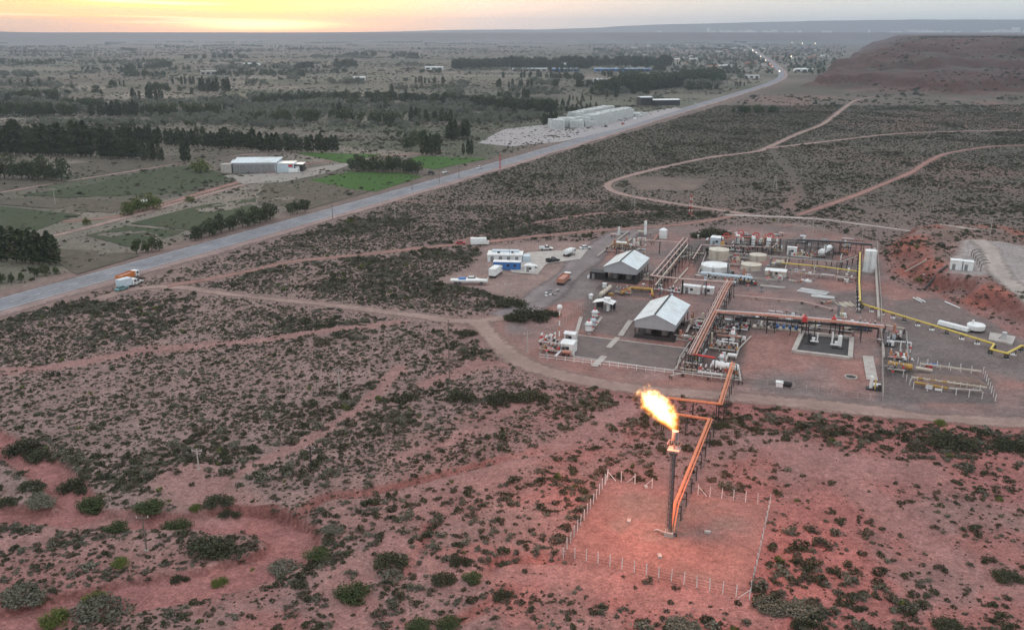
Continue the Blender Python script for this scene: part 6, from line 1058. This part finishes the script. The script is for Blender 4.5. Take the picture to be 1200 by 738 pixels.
# ================================================================== POLES AND MASTS
def pole(px, py, h, label, m='wood', arm=True, r=.16, name='utility_pole', cat='pole'):
    t = T_(name, (px, py), label, cat, rz=random.uniform(-.4, .4)); t.put('shaft', MB().tube((0, 0, -.3), (0, 0, h), r, 8, r * .65), m, smooth=True); t.put('footing', MB().box(0, 0, .08, .5, .5, .25), 'concrete')
    if arm:
        a_ = t.put('crossarm', MB().bar((-1.0, 0, h - .5), (1.0, 0, h - .5), .12), m)
        for x in (-.9, 0, .9): t.put('insulator', MB().tube((x, 0, h - .45), (x, 0, h - .15), .06, 6), 'white', a_)
for a in ((172, 645, 6.5, 'dark utility pole with white foot beside the broad wash bush', 'wood'), (365, 548, 4.6, 'black pole in the grey scrub left of the gullies', 'dark'), (233, 550, 4.4, 'pale pole in the bare patch of the left scrub', 'concrete'), (398, 463, 6.5, 'thin pale pole in the middle of the left scrub', 'concrete'), (618, 412, 5.5, 'pale pole outside the plant fence', 'concrete'), (463, 258, 7.0, 'pale pole below the highway in the scrub', 'concrete'), (595, 350, 5.0, 'pale pole at the tip of the scrub by the yard', 'concrete'), (515, 215, 7.5, 'roadside pole beside the highway left of the red mast', 'wood'), (538, 210, 7.5, 'roadside pole right of the white car', 'wood'), (483, 224, 7.0, 'roadside pole above the pale pole', 'wood'), (390, 258, 7.0, 'roadside pole next to the highway bend of dark trees', 'wood'), (65, 240, 8.0, 'pale pole at the left edge of the farm lanes', 'concrete'), (1010, 283, 6.5, 'pale pole behind the tall white tank', 'concrete'), (952, 277, 8.0, 'pale pole behind the dark frame', 'concrete'), (912, 264, 7.0, 'pale pole beside the white track behind the plant', 'concrete'), (1160, 276, 7.0, 'thin pole on the hill above the pad', 'concrete'), (1040, 208, 7, 'thin pole beside the eroded track', 'wood'), (995, 218, 7, 'thin pole in the scrub left of the eroded track', 'wood')): pole(*a)
def mast(px, py, h, label, m='white', w=.8, bands=None, name='lattice_mast'):
    t = T_(name, (px, py), label, 'mast'); n = max(4, int(h / 1.2)); c_ = [(-w / 2, -w / 2), (w / 2, -w / 2), (w / 2, w / 2), (-w / 2, w / 2)]
    def at(i, z): f = 1 - .55 * z / h; return (c_[i][0] * f, c_[i][1] * f, z)
    for i in range(4):
        for k in range(n): t.put('leg_section', MB().bar(at(i, k * h / n), at(i, (k + 1) * h / n), .09), (bands[k % 2] if bands else m))
    b = MB()
    for k in range(n):
        for i in range(4): b.bar(at(i, k * h / n), at((i + 1) % 4, (k + 1) * h / n), .05)
    t.put('bracing', b, bands[0] if bands else m); return t
pole(527, 452, 16.5, 'tall thin dark pole standing alone left of the plant', 'wood', False, .13, 'tall_pole'); mast(742, 243, 8.4, 'pale lattice mast on the lower leg of the track loop', 'concrete', 1.6); mast(809, 252, 9.5, 'red and white lattice mast behind the plant', 'red', 1.4, ('red', 'white')); mast(908, 222, 8.2, 'pale lattice mast in the scrub beyond the track loop', 'concrete', 1.8); mast(586, 198, 9, 'red mast beside the highway', 'red', .6)
t = T_('lamp_mast', (655, 412), 'red and white banded mast topped by a white globe', 'mast'); 
for k in range(8): t.put('mast_section', MB().tube((0, 0, k * 1.45), (0, 0, (k + 1) * 1.45), .17, 8), 'rust' if k % 2 == 0 else 'white')
t.put('white_globe', MB().ball((0, 0, 12.2), .75, 14, 8), 'white', smooth=True)
for x, y in ((658, 352), (663, 356)): pass
# ================================================================== FARM AND ROADSIDE BUILDINGS
FRZ = -.06
t = T_('packing_shed', (272, 203), 'long white-roofed packing shed among the farm fields', 'building', rz=.06); W_, D_, h_ = 26.0, 22.0, 6.0
t.put('wall', MB().box(W_ / 2 + .5, D_ / 2, h_ / 2, W_ - .6, D_ - .6, h_), 'gable')
for k in range(4): t.put('roof_bay', MB().prism([(k * D_ / 4 + .04, h_), ((k + 1) * D_ / 4 - .04, h_), ((k + .5) * D_ / 4, h_ + .9)], -.4 - .6 * (k % 2), W_ + .6), 'roof')
t.put('end_wall', MB().box(-3.4, 3.2, 2.6, 6.4, 5.8, 5.2), 'concrete'); t.put('annex', MB().box(W_ + 5.4, 6, 2.6, 10, 11, 5.2), 'paleblue'); t.put('annex_roof', MB().box(W_ + 5.4, 6, 5.32, 10.6, 11.6, .2), 'roof'); t.put('loading_bay', MB().box(W_ + 13.0, 7, 2.2, 5, 9, 4.4), 'dark'); t.put('bay_roof', MB().box(W_ + 13.0, 7, 4.55, 5.6, 9.6, .2), 'roof'); t.put('roller_door', MB().box(W_ + 12.2, 2.4, 1.8, 2.4, .15, 3.2), 'white'); t.put('red_sign', MB().box(W_ + 8.5, .4, 4.0, 2.4, .15, 1.4), 'red')
for k in range(6): t.put('wall_bay', MB().box(2.6 + k * 4.1, .25, 2.6, 3.9, .12, 4.6), 'grey')
car(345, 203, .1, 'white', 'white van parked at the packing shed loading bay', 'van', 1.2); car(355, 199, 1.2, 'black', 'black car right of the packing shed', 'car', 1.2)
sheet('shed_yard', [(262, 206), (330, 203), (385, 194), (420, 190), (385, 203), (330, 214), (285, 216)], mat('yard_gravel', (0.26, 0.235, 0.21), .95, var=.2, scale=.2))
t = T_('farm_hut', (172, 242), 'small white hut under the bright green lane-side trees', 'hut', rz=.3); t.put('wall', MB().box(0, 0, 1.3, 4, 3, 2.6), 'white'); t.put('roof', MB().prism([(-1.8, 2.6), (1.8, 2.6), (0, 3.5)], -2.2, 2.2), 'white')
# crate stacks: blocks of pale fruit bins
binm = mat('bin_plastic', (0.54, 0.56, 0.55), .65, var=.2, scale=.5, tint=(.40, .41, .41))
def stack(px, py, nxx, nyy, nz, label, rz):
    t = T_('crate_stack', (px, py), label, 'crates', rz=rz, z=0.0); s = 2.5; g = random.Random(px * 7 + int(py)); e = tag(t.e, group='stacks of pale fruit crates')
    for i in range(nxx):
        b = MB()
        for j in range(nyy):
            k1 = nz - (1 if g.random() < .3 else 0) - (1 if g.random() < .1 else 0)
            for k in range(k1):
                if i in (0, nxx - 1) or j in (0, nyy - 1) or k >= k1 - 2: b.box((i + .5) * s, (j + .5) * s, (k + .5) * 1.55, s - .16, s - .16, 1.43)
        o = t.put('crate_column', b, binm); o['kind'] = 'stuff'
crz = hw_rz
for px, py, a, b, c, rz_, lab in ((645, 151.5, 5, 6, 5, 0, 'leftmost block of pale crates in the roadside stockyard'), (656, 149.5, 6, 6, 5, 0, 'second block of pale crates from the left'), (668, 150, 5, 5, 4, 0, 'third block of pale crates from the left'), (676, 148, 5, 6, 5, 0, 'fourth block of pale crates from the left'), (686, 148.5, 4, 4, 3, 0, 'low middle block of pale crates'), (697, 147.5, 12, 5, 6, 1, 'near section of the tall long row of pale crates'), (711, 144, 14, 5, 6, 1, 'middle section of the tall long row of pale crates'), (727, 140.5, 14, 5, 6, 1, 'far section of the tall long row of pale crates'), (678, 142, 9, 5, 5, 1, 'near block of the back row of pale crates'), (690, 139, 12, 5, 5, 1, 'middle block of the back row of pale crates'), (704, 136, 14, 5, 5, 1, 'far block of the back row of pale crates'), (748, 137.5, 10, 5, 2, 1, 'low separate block of pale crates at the right end')): stack(px, py, a, b, c, lab, hw_rz - .06 if rz_ else .12)
def hall(px, py, W, D, h, m, roof, label, rz=0.0, name='warehouse', gable=1.0, n=3):
    p = P(px, py); t = T_(name, p, label, 'building', rz=rz); t.put('wall', MB().box(W / 2, D / 2, h / 2, W, D, h), m); t.put('roof', MB().prism([(-.4, h), (D + .4, h), (D / 2, h + gable)], -.4, W + .4), roof)
    for k in range(n): t.put('opening', MB().box((k + .5) * W / n, -.05, h * .4, W / n * .6, .14, h * .6), 'dark')
    return t
hall(751, 124, 14, 14, 9, 'dark', 'roof', 'dark square block left of the white-roofed warehouse', .25, n=1); hall(766, 124, 32, 14, 6, 'dark', 'white', 'dark warehouse with bright white roof beside the highway', .22); hall(600, 84, 75, 14, 6, 'concrete', 'paleblue', 'long pale building before the far tree belt', 0, n=6); hall(645, 84, 60, 14, 6, 'blue', 'paleblue', 'long blue building before the far tree belt', 0, n=6); hall(697, 84, 120, 14, 6, 'blue', 'paleblue', 'longest blue building before the far tree belt', 0, n=8); hall(658, 82, 12, 10, 14, 'white', 'white', 'white tower among the long far buildings', 0, n=1); hall(697, 97, 20, 12, 5, 'white', 'white', 'white farmhouse below the far tree belt', .2); hall(415, 95, 20, 12, 6, 'white', 'white', 'small white farmhouse in the far valley', .3, n=2); hall(235, 88, 30, 14, 7, 'concrete', 'gable', 'far grey farm building on the left plain', .1); hall(285, 77, 40, 14, 5, 'white', 'white', 'white far shed on the left plain', 0); hall(498, 82, 40, 20, 6, 'white', 'white', 'group of pale sheds left of the far belt', 0); hall(865, 92, 40, 12, 5, 'white', 'concrete', 'white roadside workshop at the highway bend', .1, n=4); hall(932, 84, 40, 16, 5, 'white', 'white', 'white building right of the highway bend', 0)
# town along the highway
hm = [mat('town_white', (.60, .58, .55), .8, var=.15), mat('town_grey', (.36, .35, .34), .8, var=.15), mat('town_brick', (.30, .18, .14), .85, var=.2), mat('town_cream', (.50, .44, .36), .8, var=.15)]; rm = [mat('tin_roof', (.55, .56, .57), .5, .2, var=.15), mat('dark_roof', (.16, .13, .12), .8), mat('tile_roof', (.30, .13, .09), .8)]
HB = []
for k in range(6):
    w, d, h = random.uniform(10, 22), random.uniform(9, 14), random.uniform(3.2, 6); HB.append((MB().box(0, 0, h / 2, w, d, h).mesh('wall'), MB().add([(a + 0, b, c) for a, b, c in ((-w / 2 - .4, -d / 2 - .4, h), (w / 2 + .4, -d / 2 - .4, h), (w / 2 + .4, d / 2 + .4, h), (-w / 2 - .4, d / 2 + .4, h), (-w / 2, 0, h + 1.6), (w / 2, 0, h + 1.6))], [(0, 1, 5, 4), (2, 3, 4, 5), (1, 2, 5), (3, 0, 4), (3, 2, 1, 0)]).mesh('roof'), MB().box(-w * .2, -d / 2 - .03, h * .45, w * .14, .1, h * .5).box(w * .22, -d / 2 - .03, h * .45, w * .14, .1, h * .5).mesh('window')))
    HB[-1][0].materials.append(hm[k % 4]); HB[-1][1].materials.append(rm[k % 3]); HB[-1][2].materials.append(M['glass'])
cnt = 0
while cnt < 100:
    px = random.uniform(715, 985); py = 51 + 34 * random.random() ** 1.4
    if px < 800 and py > 76: continue
    x, y = G(px, py)
    if seg_dist(np.array([x]), np.array([y]), HWY)[0] < 22 or H1(x, y) > 2: continue
    i = random.randrange(6); e = empty('town_house', (x, y, 0), random.choice([0, 1.57]) + random.uniform(-.3, .3), 'small pale house in the far town along the highway', 'house', 'houses of the far town')
    for nm, me in zip(('wall', 'roof', 'window'), HB[i]): link(nm, me, None, e)
    s_ = 1.0 + .4 * random.random(); e.scale = (s_, s_, s_); cnt += 1
# city on the far plateau
CB = [MB().box(0, 0, 25, 26, 20, 50).box(0, 0, 51, 10, 8, 5).mesh('city_block'), MB().box(0, 0, 14, 60, 30, 28).mesh('city_block'), MB().box(0, 0, 9, 100, 40, 18).mesh('city_block')]
for k, c_ in enumerate(CB): c_.materials.append(mat('city_%d' % k, ((.62, .60, .58), (.55, .53, .52), (.60, .58, .56))[k], .8, var=.2, scale=.05))
for k in range(70):
    px = random.choice([random.uniform(815, 1230), random.gauss(1043, 10), random.gauss(1150, 16), random.gauss(860, 30)]); a = (px - 600) / FPX; r_ = random.uniform(9600, 10900); y = r_ / math.sqrt(1 + (a / CP) ** 2); x = a * y / CP; o = link('city_building', CB[random.choice([0, 1, 1, 2, 2])]); o.location = (x, y, H1(x, y) - 1); o.rotation_euler = (0, 0, random.uniform(-.5, .5)); s_ = random.uniform(.5, 1.1); o.scale = (s_, s_, s_); tag(o, 'tiny pale building of the far city on the plateau', 'building', 'buildings of the far city')
# lamps burning along the far highway
lampm = bpy.data.materials.new('lamp_glow'); lampm.use_nodes = True; nt = lampm.node_tree; nt.nodes.clear(); _e = nt.nodes.new('ShaderNodeEmission'); _e.inputs[0].default_value = (1, .82, .55, 1); _e.inputs[1].default_value = 9; _o = nt.nodes.new('ShaderNodeOutputMaterial'); nt.links.new(_e.outputs[0], _o.inputs[0])
lampr = bpy.data.materials.new('tail_glow'); lampr.use_nodes = True; nt = lampr.node_tree; nt.nodes.clear(); _e = nt.nodes.new('ShaderNodeEmission'); _e.inputs[0].default_value = (1, .25, .15, 1); _e.inputs[1].default_value = 7; _o = nt.nodes.new('ShaderNodeOutputMaterial'); nt.links.new(_e.outputs[0], _o.inputs[0])
for px, py, r_, mm, lab in ((913, 87, .9, lampm, 'bright lit street lamp at the highway bend'), (902, 78, .7, lampr, 'red lit beacon along the far highway'), (897, 73, .8, lampm, 'lit street lamp below the row of far lamps'), (891, 68, 1.0, lampm, 'lit street lamp in the middle of the far highway'), (886, 63, 1.0, lampm, 'lit street lamp towards the town'), (882, 60, 1.2, lampm, 'farthest lit street lamp of the highway row'), (905, 81, .6, lampr, 'second red lit beacon along the far highway'), (833, 91, .9, lampm, 'lit lamp before the dark grove'), (928, 50, 2.0, lampm, 'lit lamp at the right edge of the town'), (940, 51, 2.0, lampm, 'lit lamp in the pale cluster of the town'), (955, 51, 2.2, lampm, 'brightest lit lamp at the foot of the mesa'), (927, 68, 1.2, lampm, 'lit lamp among the town trees')):
    p = P(px, py + 1.5); t = T_('street_lamp', p, lab, 'lamp', rz=0); t.put('pole', MB().tube((0, 0, 0), (0, 0, 8), .15, 6), 'grey'); t.put('lit_head', MB().ball((0, 0, 8), r_, 8, 6), mm)
# ================================================================== haze: the evening air of the valley
hz = bpy.data.materials.new('haze'); hz.use_nodes = True; nt = hz.node_tree; nt.nodes.clear()
_o = nt.nodes.new('ShaderNodeOutputMaterial'); _v = nt.nodes.new('ShaderNodeVolumePrincipled'); nt.links.new(_v.outputs[0], _o.inputs['Volume'])
_v.inputs['Color'].default_value = (0.62, 0.76, 0.95, 1); _v.inputs['Density'].default_value = 9.0e-5; _v.inputs['Anisotropy'].default_value = 0.5
hb = MB().box(0, 7200, 136, 23600, 15200, 280).build('haze', hz); tag(hb, 'pale evening haze filling the valley air', 'haze', kind='stuff')
